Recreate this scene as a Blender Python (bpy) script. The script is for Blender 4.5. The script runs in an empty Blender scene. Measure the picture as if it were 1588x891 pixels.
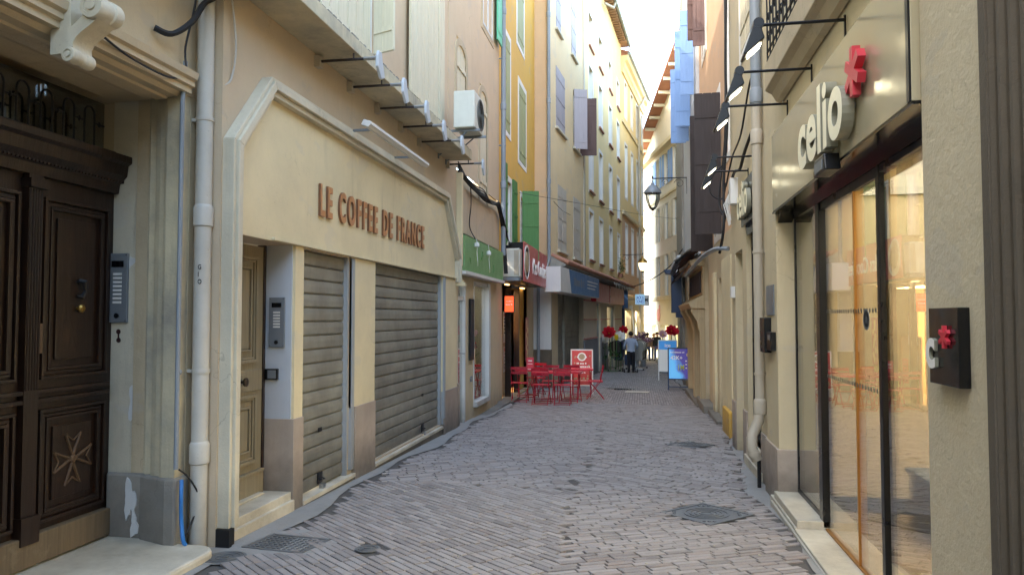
import bpy, bmesh, math, random
from mathutils import Vector, Matrix
random.seed(7)
sc = bpy.context.scene
C = bpy.context.collection
R = math.radians
# ------------------------------------------------------------ camera geometry (metres, street runs along +Y)
F, PCX, PCY = 1150.0, 794.0, 445.5
YAW = math.atan((993 - PCX) / F); PITCH = math.atan((492 - PCY) / F)
EYE = 1.6
SL = 0.023                                   # the street falls gently away
def gz(y): return -SL * y
def ray(px, py):
    x = (px - PCX) / F; z = -(py - PCY) / F; y = 1.0
    y, z = y * math.cos(PITCH) - z * math.sin(PITCH), y * math.sin(PITCH) + z * math.cos(PITCH)
    c, s = math.cos(YAW), math.sin(YAW)
    return x * c - y * s, x * s + y * c, z
def gnd(px, py):
    r = ray(px, py); t = EYE / (-(r[2] + SL * r[1])); return r[0] * t, r[1] * t
def aty(px, py, Y):
    r = ray(px, py); t = Y / r[1]; return r[0] * t, EYE + r[2] * t
class Fr:
    """a facade plane: u runs along the wall, z up, n out of the wall"""
    def __init__(s, ox, oy, ux, uy, nx, ny):
        l = math.hypot(ux, uy); s.o = (ox, oy); s.u = (ux / l, uy / l)
        l = math.hypot(nx, ny); s.n = (nx / l, ny / l)
    def pt(s, u, z, n=0.0):
        return Vector((s.o[0] + s.u[0] * u + s.n[0] * n, s.o[1] + s.u[1] * u + s.n[1] * n, z))
    def px(s, px, py, n=0.0):
        r = ray(px, py)
        ox = s.o[0] + s.n[0] * n; oy = s.o[1] + s.n[1] * n
        t = (ox * s.n[0] + oy * s.n[1]) / (r[0] * s.n[0] + r[1] * s.n[1])
        return ((r[0] * t - ox) * s.u[0] + (r[1] * t - oy) * s.u[1], EYE + r[2] * t)
W0 = Fr(0, 0, 1, 0, 0, 1)                     # u = x, n = y
class LocFr:
    """free local frame: u=x, n=y, z=z about a point with a turn"""
    def __init__(s, x=0, y=0, z=0, rz=0, rx=0):
        s.m = Matrix.Translation((x, y, z)) @ Matrix.Rotation(rz, 4, 'Z') @ Matrix.Rotation(rx, 4, 'X')
    def pt(s, u, z, n=0.0): return s.m @ Vector((u, n, z))
# ------------------------------------------------------------ mesh builder
class MB:
    def __init__(s, fr=None): s.v = []; s.f = []; s.mi = []; s.g = []; s.fr = fr or W0; s.m = 0
    def add(s, pts, faces):
        b = len(s.v); s.v += [tuple(p) for p in pts]; s.g.append((b, len(s.v), len(s.f), len(s.f) + len(faces)))
        for f in faces: s.f.append([b + i for i in f]); s.mi.append(s.m)
        return s
    def box(s, u0, u1, z0, z1, n0, n1):
        P = s.fr.pt
        if u0 > u1: u0, u1 = u1, u0
        if z0 > z1: z0, z1 = z1, z0
        if n0 > n1: n0, n1 = n1, n0
        return s.add([P(u0, z0, n0), P(u1, z0, n0), P(u1, z0, n1), P(u0, z0, n1), P(u0, z1, n0), P(u1, z1, n0), P(u1, z1, n1), P(u0, z1, n1)],
                     [(0, 3, 2, 1), (4, 5, 6, 7), (0, 1, 5, 4), (1, 2, 6, 5), (2, 3, 7, 6), (3, 0, 4, 7)])
    def quad(s, a, b, c, d): return s.add([s.fr.pt(*a), s.fr.pt(*b), s.fr.pt(*c), s.fr.pt(*d)], [(0, 1, 2, 3)])
    def prism(s, pts, n0, n1):                # polygon (u,z) extruded along n
        k = len(pts); P = s.fr.pt
        return s.add([P(u, z, n0) for u, z in pts] + [P(u, z, n1) for u, z in pts],
                     [tuple(range(k))[::-1], tuple(range(k, 2 * k))] + [(i, (i + 1) % k, k + (i + 1) % k, k + i) for i in range(k)])
    def plan(s, pts, z0, z1):                 # polygon (u,n) extruded along z
        k = len(pts); P = s.fr.pt
        return s.add([P(u, z0, n) for u, n in pts] + [P(u, z1, n) for u, n in pts],
                     [tuple(range(k))[::-1], tuple(range(k, 2 * k))] + [(i, (i + 1) % k, k + (i + 1) % k, k + i) for i in range(k)])
    def prof(s, pts, u0, u1):                 # profile (n,z) extruded along u
        k = len(pts); P = s.fr.pt
        return s.add([P(u0, z, n) for n, z in pts] + [P(u1, z, n) for n, z in pts],
                     [tuple(range(k))[::-1], tuple(range(k, 2 * k))] + [(i, (i + 1) % k, k + (i + 1) % k, k + i) for i in range(k)])
    def tube(s, path, r, seg=8, cap=True):    # path of (u,z,n), r number or list
        pts = [s.fr.pt(*p) for p in path]
        return s.tubew(pts, r, seg, cap)
    def tubew(s, pts, r, seg=8, cap=True):
        pts = [Vector(p) for p in pts]; k = len(pts)
        rr = r if isinstance(r, (list, tuple)) else [r] * k
        vs = []; up = None
        for i, p in enumerate(pts):
            t = (pts[min(i + 1, k - 1)] - pts[max(i - 1, 0)]).normalized()
            if up is None: up = Vector((0, 0, 1)) if abs(t.z) < .9 else Vector((1, 0, 0))
            a = t.cross(up)
            if a.length < 1e-4: a = t.cross(Vector((0, 1, 0)))
            a.normalize(); b = a.cross(t).normalized(); up = b
            for j in range(seg):
                g = 2 * math.pi * j / seg
                vs.append(p + (a * math.cos(g) + b * math.sin(g)) * rr[i])
        fs = [(i * seg + j, i * seg + (j + 1) % seg, (i + 1) * seg + (j + 1) % seg, (i + 1) * seg + j) for i in range(k - 1) for j in range(seg)]
        if cap: fs += [tuple(range(seg))[::-1], tuple(range((k - 1) * seg, k * seg))]
        return s.add(vs, fs)
    def lathe(s, prof, c, seg=20, axis='z'):  # prof list of (r, h) about centre c (u,z,n)
        vs = []
        for r, h in prof:
            for j in range(seg):
                g = 2 * math.pi * j / seg; a, b = r * math.cos(g), r * math.sin(g)
                if axis == 'z': vs.append(s.fr.pt(c[0] + a, c[1] + h, c[2] + b))
                elif axis == 'n': vs.append(s.fr.pt(c[0] + a, c[1] + b, c[2] + h))
                else: vs.append(s.fr.pt(c[0] + h, c[1] + a, c[2] + b))
        k = len(prof)
        fs = [(i * seg + j, i * seg + (j + 1) % seg, (i + 1) * seg + (j + 1) % seg, (i + 1) * seg + j) for i in range(k - 1) for j in range(seg)]
        fs += [tuple(range(seg))[::-1], tuple(range((k - 1) * seg, k * seg))]
        return s.add(vs, fs)
    def each(s, name, mat, parent=None, **k):
        """every added piece as an object of its own"""
        o = None
        for (a, c, f0, f1) in s.g:
            q = MB(s.fr); q.v = s.v[a:c]; q.f = [[i - a for i in f] for f in s.f[f0:f1]]; q.mi = s.mi[f0:f1]; o = q.build(name, mat, parent, **k)
        return o
    def build(s, name, mat, parent=None, smooth=False, bevel=0, fix=True):
        me = bpy.data.meshes.new(name); me.from_pydata(s.v, [], s.f)
        for m in (mat if isinstance(mat, (list, tuple)) else [mat]): me.materials.append(m)
        if isinstance(mat, (list, tuple)): me.polygons.foreach_set('material_index', s.mi)
        if fix:
            bm = bmesh.new(); bm.from_mesh(me); bmesh.ops.recalc_face_normals(bm, faces=bm.faces); bm.to_mesh(me); bm.free()
        if smooth:
            me.polygons.foreach_set('use_smooth', [True] * len(me.polygons))
            try: me.set_sharp_from_angle(angle=R(40))
            except Exception: pass
        me.update()
        o = bpy.data.objects.new(name, me); C.objects.link(o)
        if bevel:
            b = o.modifiers.new('Bevel', 'BEVEL'); b.width = bevel; b.segments = 2; b.limit_method = 'ANGLE'; b.angle_limit = R(50)
        if parent is not None: adopt(o, parent)
        return o
def adopt(o, parent):
    o.parent = parent
    if parent.type == 'EMPTY':
        o.matrix_parent_inverse = Matrix.Translation(-Vector(parent.location))
    return o
def tag(o, label=None, cat=None, group=None, kind=None):
    if label: o['label'] = label
    if cat: o['category'] = cat
    if group: o['group'] = group
    if kind: o['kind'] = kind
    return o
def thing(name, label, cat, loc=(0, 0, 0), group=None, rz=0):
    o = bpy.data.objects.new(name, None); C.objects.link(o); o.location = loc; o.rotation_euler = (0, 0, rz)
    o.empty_display_size = .2
    return tag(o, label, cat, group)
def struct(o): o['kind'] = 'structure'; return o
def dup(root, loc, rz=0, label=None, group=None):
    r = root.copy(); C.objects.link(r); r.location = loc; r.rotation_euler = (0, 0, rz)
    if label: r['label'] = label
    if group: r['group'] = group
    for ch in list(root.children):
        c = ch.copy(); C.objects.link(c); c.parent = r
        for g in list(ch.children):
            d = g.copy(); C.objects.link(d); d.parent = c
    return r
# ------------------------------------------------------------ materials
def lin(h):
    h = h.lstrip('#'); v = [int(h[i:i + 2], 16) / 255 for i in (0, 2, 4)]
    return [(c / 12.92 if c <= .04045 else ((c + .055) / 1.055) ** 2.4) for c in v] + [1]
class NT:
    def __init__(s, name):
        s.m = bpy.data.materials.new(name); s.m.use_nodes = True; s.t = s.m.node_tree; s.N = s.t.nodes; s.L = s.t.links
        s.N.clear(); s.out = s.N.new('ShaderNodeOutputMaterial')
    def n(s, t, **k):
        o = s.N.new(t)
        for a, b in k.items():
            if hasattr(o, a): setattr(o, a, b)
        return o
    def l(s, a, b): s.L.new(a, b)
    def pos(s, scale=(1, 1, 1)):
        g = s.n('ShaderNodeNewGeometry'); m = s.n('ShaderNodeMapping'); m.inputs['Scale'].default_value = scale
        s.l(g.outputs['Position'], m.inputs['Vector']); return m.outputs[0]
    def noise(s, vec, scale, detail=4, rough=.6):
        o = s.n('ShaderNodeTexNoise'); o.inputs['Scale'].default_value = scale; o.inputs['Detail'].default_value = detail
        o.inputs['Roughness'].default_value = rough; s.l(vec, o.inputs['Vector']); return o.outputs['Fac']
    def ramp(s, fac, a, b):
        o = s.n('ShaderNodeMapRange'); o.inputs['From Min'].default_value = a; o.inputs['From Max'].default_value = b
        s.l(fac, o.inputs['Value']); return o.outputs[0]
    def math(s, op, a, b=None):
        o = s.n('ShaderNodeMath'); o.operation = op; o.use_clamp = False
        for i, x in enumerate((a, b)):
            if x is None: continue
            if isinstance(x, (int, float)): o.inputs[i].default_value = x
            else: s.l(x, o.inputs[i])
        return o.outputs[0]
    def mix(s, fac, a, b, mode='MIX'):
        o = s.n('ShaderNodeMix'); o.data_type = 'RGBA'; o.blend_type = mode
        if isinstance(fac, (int, float)): o.inputs[0].default_value = fac
        else: s.l(fac, o.inputs[0])
        for i, x in ((6, a), (7, b)):
            if isinstance(x, (list, tuple)): o.inputs[i].default_value = x
            else: s.l(x, o.inputs[i])
        return o.outputs[2]
    def bump(s, h, strength=.3, dist=.01):
        o = s.n('ShaderNodeBump'); o.inputs['Strength'].default_value = strength; o.inputs['Distance'].default_value = dist
        s.l(h, o.inputs['Height']); return o.outputs[0]
    def bsdf(s, col, rough=.8, metal=0, normal=None, spec=None):
        o = s.n('ShaderNodeBsdfPrincipled')
        if isinstance(col, (list, tuple)): o.inputs['Base Color'].default_value = col
        else: s.l(col, o.inputs['Base Color'])
        if isinstance(rough, (int, float)): o.inputs['Roughness'].default_value = rough
        else: s.l(rough, o.inputs['Roughness'])
        o.inputs['Metallic'].default_value = metal
        if spec is not None: o.inputs['Specular IOR Level'].default_value = spec
        if normal is not None: s.l(normal, o.inputs['Normal'])
        s.l(o.outputs[0], s.out.inputs[0]); return o
def desat(c, k):
    l = .25 * c[0] + .6 * c[1] + .15 * c[2]; return [c[0] + (l - c[0]) * k, c[1] + (l - c[1]) * k, c[2] + (l - c[2]) * k, 1]
def sc_col(c, k): return [min(1, c[0] * k), min(1, c[1] * k), min(1, c[2] * k), 1]
def surf(name, hexc, dark=.72, rough=.85, bump=.35, scale=1.0, streak=.5, fine=60, grime=.45, metal=0, dist=.006, tint=None, blotch=.5, spec=None, ds=.28, patch=.3):
    """weathered surface: broad patches, vertical rain streaks, fine grain, dirt that gathers near the ground"""
    t = NT(name); base = desat(lin(hexc), ds)
    dk = sc_col(base, dark) if tint is None else desat(lin(tint), ds)
    p = t.pos()
    big = t.ramp(t.noise(p, 1.1 * scale, 6, .65), .35, .68)
    c = t.mix(t.math('MULTIPLY', big, blotch), base, dk)
    st = t.ramp(t.noise(t.pos((5, 5, .5)), 1.1 * scale, 6, .75), .5, .8)
    where = t.ramp(t.noise(p, .8 * scale, 3, .5), .42, .66)
    c = t.mix(t.math('MULTIPLY', t.math('MULTIPLY', st, where), streak), c, sc_col(dk, .68))
    mid = t.ramp(t.noise(p, 9 * scale, 5, .7), .3, .75)
    c = t.mix(t.math('MULTIPLY', mid, .22), c, sc_col(base, 1.12))
    if patch:
        pa = t.ramp(t.noise(t.pos((1, 1, 1.6)), 1.6, 5, .55), .60, .625)
        c = t.mix(t.math('MULTIPLY', pa, patch), c, sc_col(desat(base, .45), .84))
        vo = t.n('ShaderNodeTexVoronoi'); vo.feature = 'DISTANCE_TO_EDGE'; vo.inputs['Scale'].default_value = .9
        dn = t.n('ShaderNodeTexNoise'); dn.inputs['Scale'].default_value = 3; dn.inputs['Detail'].default_value = 5; t.l(p, dn.inputs['Vector'])
        av = t.n('ShaderNodeVectorMath'); av.operation = 'MULTIPLY_ADD'; t.l(dn.outputs['Color'], av.inputs[0]); av.inputs[1].default_value = (.6, .6, .6); t.l(p, av.inputs[2])
        t.l(av.outputs[0], vo.inputs['Vector'])
        ck = t.math('MULTIPLY', t.ramp(vo.outputs['Distance'], .0045, .0015), t.ramp(t.noise(p, .9, 2, .5), .5, .6))
        c = t.mix(t.math('MULTIPLY', ck, .3), c, sc_col(dk, .45))
    spk = t.ramp(t.noise(p, 34 * scale, 3, .75), .64, .74)
    c = t.mix(t.math('MULTIPLY', spk, .4 * grime + .05), c, sc_col(dk, .45))
    if grime:
        g = t.n('ShaderNodeNewGeometry'); x = t.n('ShaderNodeSeparateXYZ'); t.l(g.outputs['Position'], x.inputs[0])
        h = t.math('ADD', x.outputs['Z'], t.math('MULTIPLY', x.outputs['Y'], SL))
        h = t.math('ADD', h, t.math('MULTIPLY', t.noise(p, 5, 4, .6), -.5))
        k = t.ramp(h, .28, -.25)
        c = t.mix(t.math('MULTIPLY', k, grime), c, [.07, .062, .05, 1])
    f = t.noise(p, fine, 4, .65); f2 = t.noise(p, 8 * scale, 4, .6)
    nrm = t.bump(t.math('ADD', f, t.math('MULTIPLY', f2, 1.5)), bump, dist)
    rr = t.math('ADD', rough - .08, t.math('MULTIPLY', mid, .16))
    t.bsdf(c, rr, metal, nrm, spec); return t.m
def wood(name, hexc, dark=.5, rough=.55, bump=.35, vert=True, grime=.3, wear=.3, wearc=None):
    t = NT(name); base = lin(hexc)
    p = t.pos((14, 14, .8) if vert else (14, .8, 14))
    g = t.ramp(t.noise(p, 2.2, 6, .7), .3, .7)
    c = t.mix(g, base, sc_col(base, dark))
    w = t.ramp(t.noise(t.pos(), 4.5, 6, .75), .56, .72)
    c = t.mix(t.math('MULTIPLY', w, wear), c, lin(wearc) if wearc else sc_col(base, 1.9))
    t.bsdf(c, t.math('ADD', t.math('MULTIPLY', g, .2), rough), 0, t.bump(g, bump, .004)); return t.m
def paint(name, hexc, rough=.45, metal=0, var=.18, bump=.08, spec=None):
    t = NT(name); base = lin(hexc); p = t.pos()
    n = t.ramp(t.noise(p, 3.5, 6, .7), .35, .7)
    c = t.mix(t.math('MULTIPLY', n, var * 2), base, sc_col(base, .6))
    n2 = t.ramp(t.noise(t.pos((12, 12, 1.2)), 2, 4, .7), .55, .8)
    c = t.mix(t.math('MULTIPLY', n2, var), c, sc_col(base, .45))
    t.bsdf(c, t.math('ADD', t.math('MULTIPLY', n, .15), rough - .05), metal, t.bump(t.noise(p, 45, 3), bump, .003), spec); return t.m
def glass(name, tint=(.9, .93, .92, 1), ior=1.5, rough=0.0, base=0.04):
    t = NT(name)
    a = t.n('ShaderNodeBsdfTransparent'); a.inputs[0].default_value = tint
    g = t.n('ShaderNodeBsdfGlossy'); g.inputs['Roughness'].default_value = rough; g.inputs[0].default_value = (1, 1, 1, 1)
    f = t.n('ShaderNodeFresnel'); f.inputs[0].default_value = ior
    p = t.noise(t.pos(), 1.7, 2, .4); nb = t.bump(p, .05, .01); t.l(nb, g.inputs['Normal'])
    # Fresnel of both faces of the pane, from either side
    fac = t.math('MINIMUM', t.math('ADD', t.math('MULTIPLY', f.outputs[0], 1.25), base), .9)
    m = t.n('ShaderNodeMixShader'); t.l(fac, m.inputs[0]); t.l(a.outputs[0], m.inputs[1]); t.l(g.outputs[0], m.inputs[2]); t.l(m.outputs[0], t.out.inputs[0])
    return t.m
def emit(name, col, s):
    t = NT(name); e = t.n('ShaderNodeEmission'); e.inputs[0].default_value = col; e.inputs[1].default_value = s
    t.l(e.outputs[0], t.out.inputs[0]); return t.m
def glowpaint(name, hexc, s):
    t = NT(name); o = t.bsdf(lin(hexc), .5); o.inputs['Emission Color'].default_value = lin(hexc); o.inputs['Emission Strength'].default_value = s; return t.m
M = {}
M['plaster_tan'] = surf('plaster_tan', '#c3ac86', .74, streak=.42, bump=.3, grime=.3)
M['plaster_cream'] = surf('plaster_cream', '#dccda3', .78, ds=.08, streak=.95, bump=.2, grime=.6, blotch=.75)
M['plaster_peach'] = surf('plaster_peach', '#d2b486', .8, streak=.35, bump=.25, tint='#bb986c', ds=.3)
M['plaster_pink'] = surf('plaster_pink', '#cfb384', .8, streak=.4, bump=.25, ds=.32)
M['plaster_yellow'] = surf('plaster_yellow', '#d8aa42', .8, streak=.35, bump=.25, ds=.05)
M['plaster_beige'] = surf('plaster_beige', '#dfc594', .84, streak=.3, bump=.2, ds=.08)
M['plaster_rose'] = surf('plaster_rose', '#cfae86', .84, streak=.3, bump=.2, ds=.05)
M['plaster_sun'] = surf('plaster_sun', '#ead08e', .86, streak=.25, bump=.2, ds=.12)
M['plaster_orange'] = surf('plaster_orange', '#dcab76', .82, streak=.25, bump=.2)
M['plaster_pale'] = surf('plaster_pale', '#e2d6b8', .85, streak=.25, bump=.15)
M['plaster_ochre'] = surf('plaster_ochre', '#cdb988', .78, streak=.45, bump=.3)
M['render_rough'] = surf('render_rough', '#cbbb98', .84, ds=.1, streak=.3, bump=.45, fine=38, dist=.012, grime=.3)
M['stone_white'] = surf('stone_white', '#cfc6ac', .68, streak=.8, bump=.35, grime=.5, tint='#938c7a', patch=.45, ds=.1)
M['jamb_paint'] = surf('jamb_paint', '#cdc09c', .66, streak=1.0, bump=.35, grime=.6, tint='#8f8a7d', patch=.0, ds=.05, blotch=.95, scale=1.5)
M['post_grey'] = surf('post_grey', '#9ba1a3', .8, rough=.5, streak=.5, bump=.1, grime=.5, patch=0)
M['trim_white'] = surf('trim_white', '#e6e2d6', .88, streak=.2, bump=.1, grime=0)
M['rail_brown'] = wood('rail_brown', '#6b5c47', .7, .6, .3, wear=.4, wearc='#93876f')
M['stone_warm'] = surf('stone_warm', '#c6b083', .68, streak=.75, bump=.3, grime=.4, tint='#92805c')
M['stone_grey'] = surf('stone_grey', '#968f80', .62, streak=.4, bump=.5, blotch=.9, grime=.6, tint='#6b6961')
M['stone_dark'] = surf('stone_dark', '#625747', .65, ds=.05, streak=.7, bump=.5, grime=.3)
M['marble'] = surf('marble', '#c6bca3', .75, streak=.1, rough=.45, bump=.15, grime=.25, blotch=.8, tint='#8f8570', patch=0)
M['marble_pink'] = surf('marble_pink', '#b3a08a', .78, streak=.5, rough=.5, bump=.15, grime=.8, blotch=.8, tint='#94806c', patch=0)
M['marble_step'] = surf('marble_step', '#d0c6aa', .82, streak=.1, rough=.5, bump=.3, grime=.15, tint='#988b70', blotch=.85, scale=2, patch=0)
M['cement'] = surf('cement', '#8b8983', .76, streak=0, rough=.9, bump=.55, grime=0, blotch=.9, scale=1.6, patch=0)
M['mortar'] = surf('mortar', '#524d47', .6, streak=0, rough=.95, bump=.6, grime=0, blotch=.8, patch=0)
M['white_paint'] = surf('white_paint', '#c9cbc6', .8, streak=.5, rough=.6, bump=.12, grime=.6, patch=0)
M['blue_white'] = surf('blue_white', '#b9c0c6', .8, streak=.45, rough=.6, bump=.12, grime=.5, patch=0)
M['shutter_white'] = wood('shutter_white', '#d6ccb0', .84, .6, .25, wear=.3, wearc='#a89f88')
M['shutter_sage'] = wood('shutter_sage', '#a5a877', .82, .6, .25, wear=.2, wearc='#8b8a60')
M['shutter_green'] = wood('shutter_green', '#4d8040', .85, .5, .2, wear=.12, wearc='#2c5a2a')
M['shutter_mint'] = wood('shutter_mint', '#69c29a', .85, .5, .2, wear=.1, wearc='#4c9c78')
M['shutter_mauve'] = wood('shutter_mauve', '#a39ca0', .86, .55, .25, wear=.2, wearc='#8a8388')
M['shutter_brown'] = wood('shutter_brown', '#2e221e', .8, .55, .25, wear=.15, wearc='#3a2c26')
M['shutter_redbrown'] = wood('shutter_redbrown', '#573a31', .75, .5, .25, wear=.1, wearc='#503028')
M['shutter_blue'] = wood('shutter_blue', '#7698c8', .88, .5, .2, wear=.15, wearc='#94acc8')
M['shutter_grey'] = wood('shutter_grey', '#c2b8a8', .9, .6, .25, wear=.2, wearc='#978c7e')
M['oak_dark'] = wood('oak_dark', '#2a190f', .4, .3, .4, wear=.28, wearc='#5e3920')
M['oak_line'] = wood('oak_line', '#5c452e', .6, .5, .3, wear=.3, wearc='#8f7a5a')
M['door_olive'] = wood('door_olive', '#857a62', .82, .45, .2, wear=.1, wearc='#766948')
M['wood_tan'] = wood('wood_tan', '#b3a07c', .75, .55, .25, wear=.2, wearc='#8a6f4c')
M['roller'] = surf('roller', '#94917f', .8, rough=.5, streak=.7, bump=.08, metal=.15, grime=.7, tint='#67645a', blotch=.9, scale=1.7, patch=0)
M['iron'] = paint('iron', '#1d1d1f', .5, .3)
M['black_metal'] = paint('black_metal', '#121316', .3, .2, .05, .02)
M['black_gloss'] = paint('black_gloss', '#0c0d10', .12, 0, .03, .01)
M['steel'] = paint('steel', '#9a9c9c', .35, .8, .1, .05)
M['grey_metal'] = paint('grey_metal', '#7d8388', .45, .3, .1, .05)
M['pipe_white'] = surf('pipe_white', '#bdb9ab', .72, rough=.55, streak=.7, bump=.1, grime=.5, tint='#8d897c', patch=0)
M['pipe_grey'] = surf('pipe_grey', '#7f8a93', .8, rough=.5, streak=.4, bump=.1, grime=.3, patch=0)
M['pipe_tan'] = surf('pipe_tan', '#b5a78b', .82, rough=.6, streak=.4, bump=.1, grime=.3, patch=0)
M['brass'] = paint('brass', '#b08d4a', .3, .9, .15, .05)
M['peel_white'] = surf('peel_white', '#c9cbc8', .8, streak=.2, grime=.1, patch=0, scale=3)
M['rubber'] = paint('rubber', '#17171a', .6, 0, .05, .05)
M['cast_iron'] = surf('cast_iron', '#6f7274', .6, rough=.5, streak=0, bump=.3, metal=.5, grime=0, blotch=.8, patch=0)
M['ac_white'] = paint('ac_white', '#cfcdbf', .5, 0, .12, .05)
M['ac_dark'] = paint('ac_dark', '#57564f', .6, 0, .1, .05)
M['terracotta'] = surf('terracotta', '#b4714a', .65, streak=.1, bump=.4, grime=0, blotch=.9, patch=0)
M['zinc'] = surf('zinc', '#8f9a90', .78, rough=.45, streak=.3, bump=.1, grime=0, metal=.2, patch=0)
M['rafter'] = surf('rafter', '#b98a5c', .7, streak=.1, bump=.2, grime=0, patch=0)
M['glass_pane'] = glass('glass_pane', (.62, .66, .68, 1), base=.12)
M['glass_clear'] = glass('glass_clear', (.93, .95, .93, 1), base=.03)
M['dark_room'] = surf('dark_room', '#2a2823', .6, streak=0, grime=0, patch=0)
M['curtain'] = surf('curtain', '#b9b9b0', .8, streak=.6, grime=0, bump=.2, patch=0)
M['copper_letter'] = paint('copper_letter', '#c18a5c', .45, .05, .22, .03)
M['red_paint'] = paint('red_paint', '#a3142a', .28, 0, .08, .02)
M['red_bright'] = paint('red_bright', '#cf3a46', .4, 0, .06, .02)
M['sign_red'] = paint('sign_red', '#bd5c57', .4, 0, .14, .02)
M['sign_green'] = paint('sign_green', '#76a068', .5, 0, .14, .04)
M['sign_blue'] = paint('sign_blue', '#3b6d9a', .4, 0, .08, .02)
M['sign_white'] = paint('sign_white', '#d9d8d2', .45, 0, .08, .02)
M['letter_edge'] = paint('letter_edge', '#7a5236', .5, 0, .1, .02)
M['text_white'] = paint('text_white', '#f0ece2', .5, 0, .02, .01)
M['text_dark'] = paint('text_dark', '#23242a', .5, 0, .02, .01)
M['navy'] = paint('navy', '#1c3150', .45, 0, .1, .03)
M['blue_shop'] = paint('blue_shop', '#4a78b8', .45, 0, .12, .03)
M['celio_panel'] = paint('celio_panel', '#bfb496', .18, .25, .05, .01)
M['cream_letter'] = paint('cream_letter', '#f6efd2', .4, 0, .03, .01)
M['letter_side'] = paint('letter_side', '#8f8c78', .45, .2, .05, .01)
M['wall_light'] = emit('led_light', (1, .93, .66, 1), 18)
M['lamp_glow'] = emit('lamp_glow', (1, .86, .5, 1), 7)
SKY_STRENGTH = 1.75
# ------------------------------------------------------------ reusable building pieces
def holed_wall(fr, u0, u1, z0, z1, holes, name, mat, parent, n=0.0, depth=.25, slope0=False):
    """front face split round rectangular holes, with reveals going back by depth"""
    b = MB(fr)
    us = sorted({u0, u1} | {h[0] for h in holes} | {h[1] for h in holes}); us = [u for u in us if u0 <= u <= u1]
    zs = sorted({z0, z1} | {h[2] for h in holes} | {h[3] for h in holes}); zs = [z for z in zs if z0 <= z <= z1]
    for i in range(len(us) - 1):
        for j in range(len(zs) - 1):
            cu, cz = (us[i] + us[i + 1]) / 2, (zs[j] + zs[j + 1]) / 2
            if any(h[0] < cu < h[1] and h[2] < cz < h[3] for h in holes): continue
            b.quad((us[i], zs[j], n), (us[i + 1], zs[j], n), (us[i + 1], zs[j + 1], n), (us[i], zs[j + 1], n))
    for h in holes:
        a, c, d, e = h[:4]; dp = h[4] if len(h) > 4 else depth
        b.quad((a, d, n), (a, e, n), (a, e, n - dp), (a, d, n - dp)); b.quad((c, d, n), (c, e, n), (c, e, n - dp), (c, d, n - dp))
        b.quad((a, e, n), (c, e, n), (c, e, n - dp), (a, e, n - dp)); b.quad((a, d, n), (c, d, n), (c, d, n - dp), (a, d, n - dp))
    # ends and back so that the wall is a body with thickness
    T = .32
    b.quad((u0, z0, n), (u0, z1, n), (u0, z1, n - T), (u0, z0, n - T)); b.quad((u1, z0, n), (u1, z1, n), (u1, z1, n - T), (u1, z0, n - T))
    b.quad((u0, z1, n), (u1, z1, n), (u1, z1, n - T), (u0, z1, n - T))
    return b.build(name, mat, parent, fix=False)
def shutter_mb(fr, u0, u1, z0, z1, n0, t=.035, straps=2, planks=3):
    b = MB(fr); w = (u1 - u0) / planks
    for i in range(planks): b.box(u0 + i * w + .007, u0 + (i + 1) * w - .007, z0, z1, n0, n0 + t)
    b.box(u0 + .002, u1 - .002, z0 + .01, z1 - .01, n0 + .004, n0 + t - .006)
    for k in range(straps):
        z = z0 + (z1 - z0) * ((k + .5) / straps if straps > 2 else (.12, .88)[k])
        b.box(u0 + .02, u1 - .02, z - .03, z + .03, n0 + t + .001, n0 + t + .012)
    return b
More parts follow.
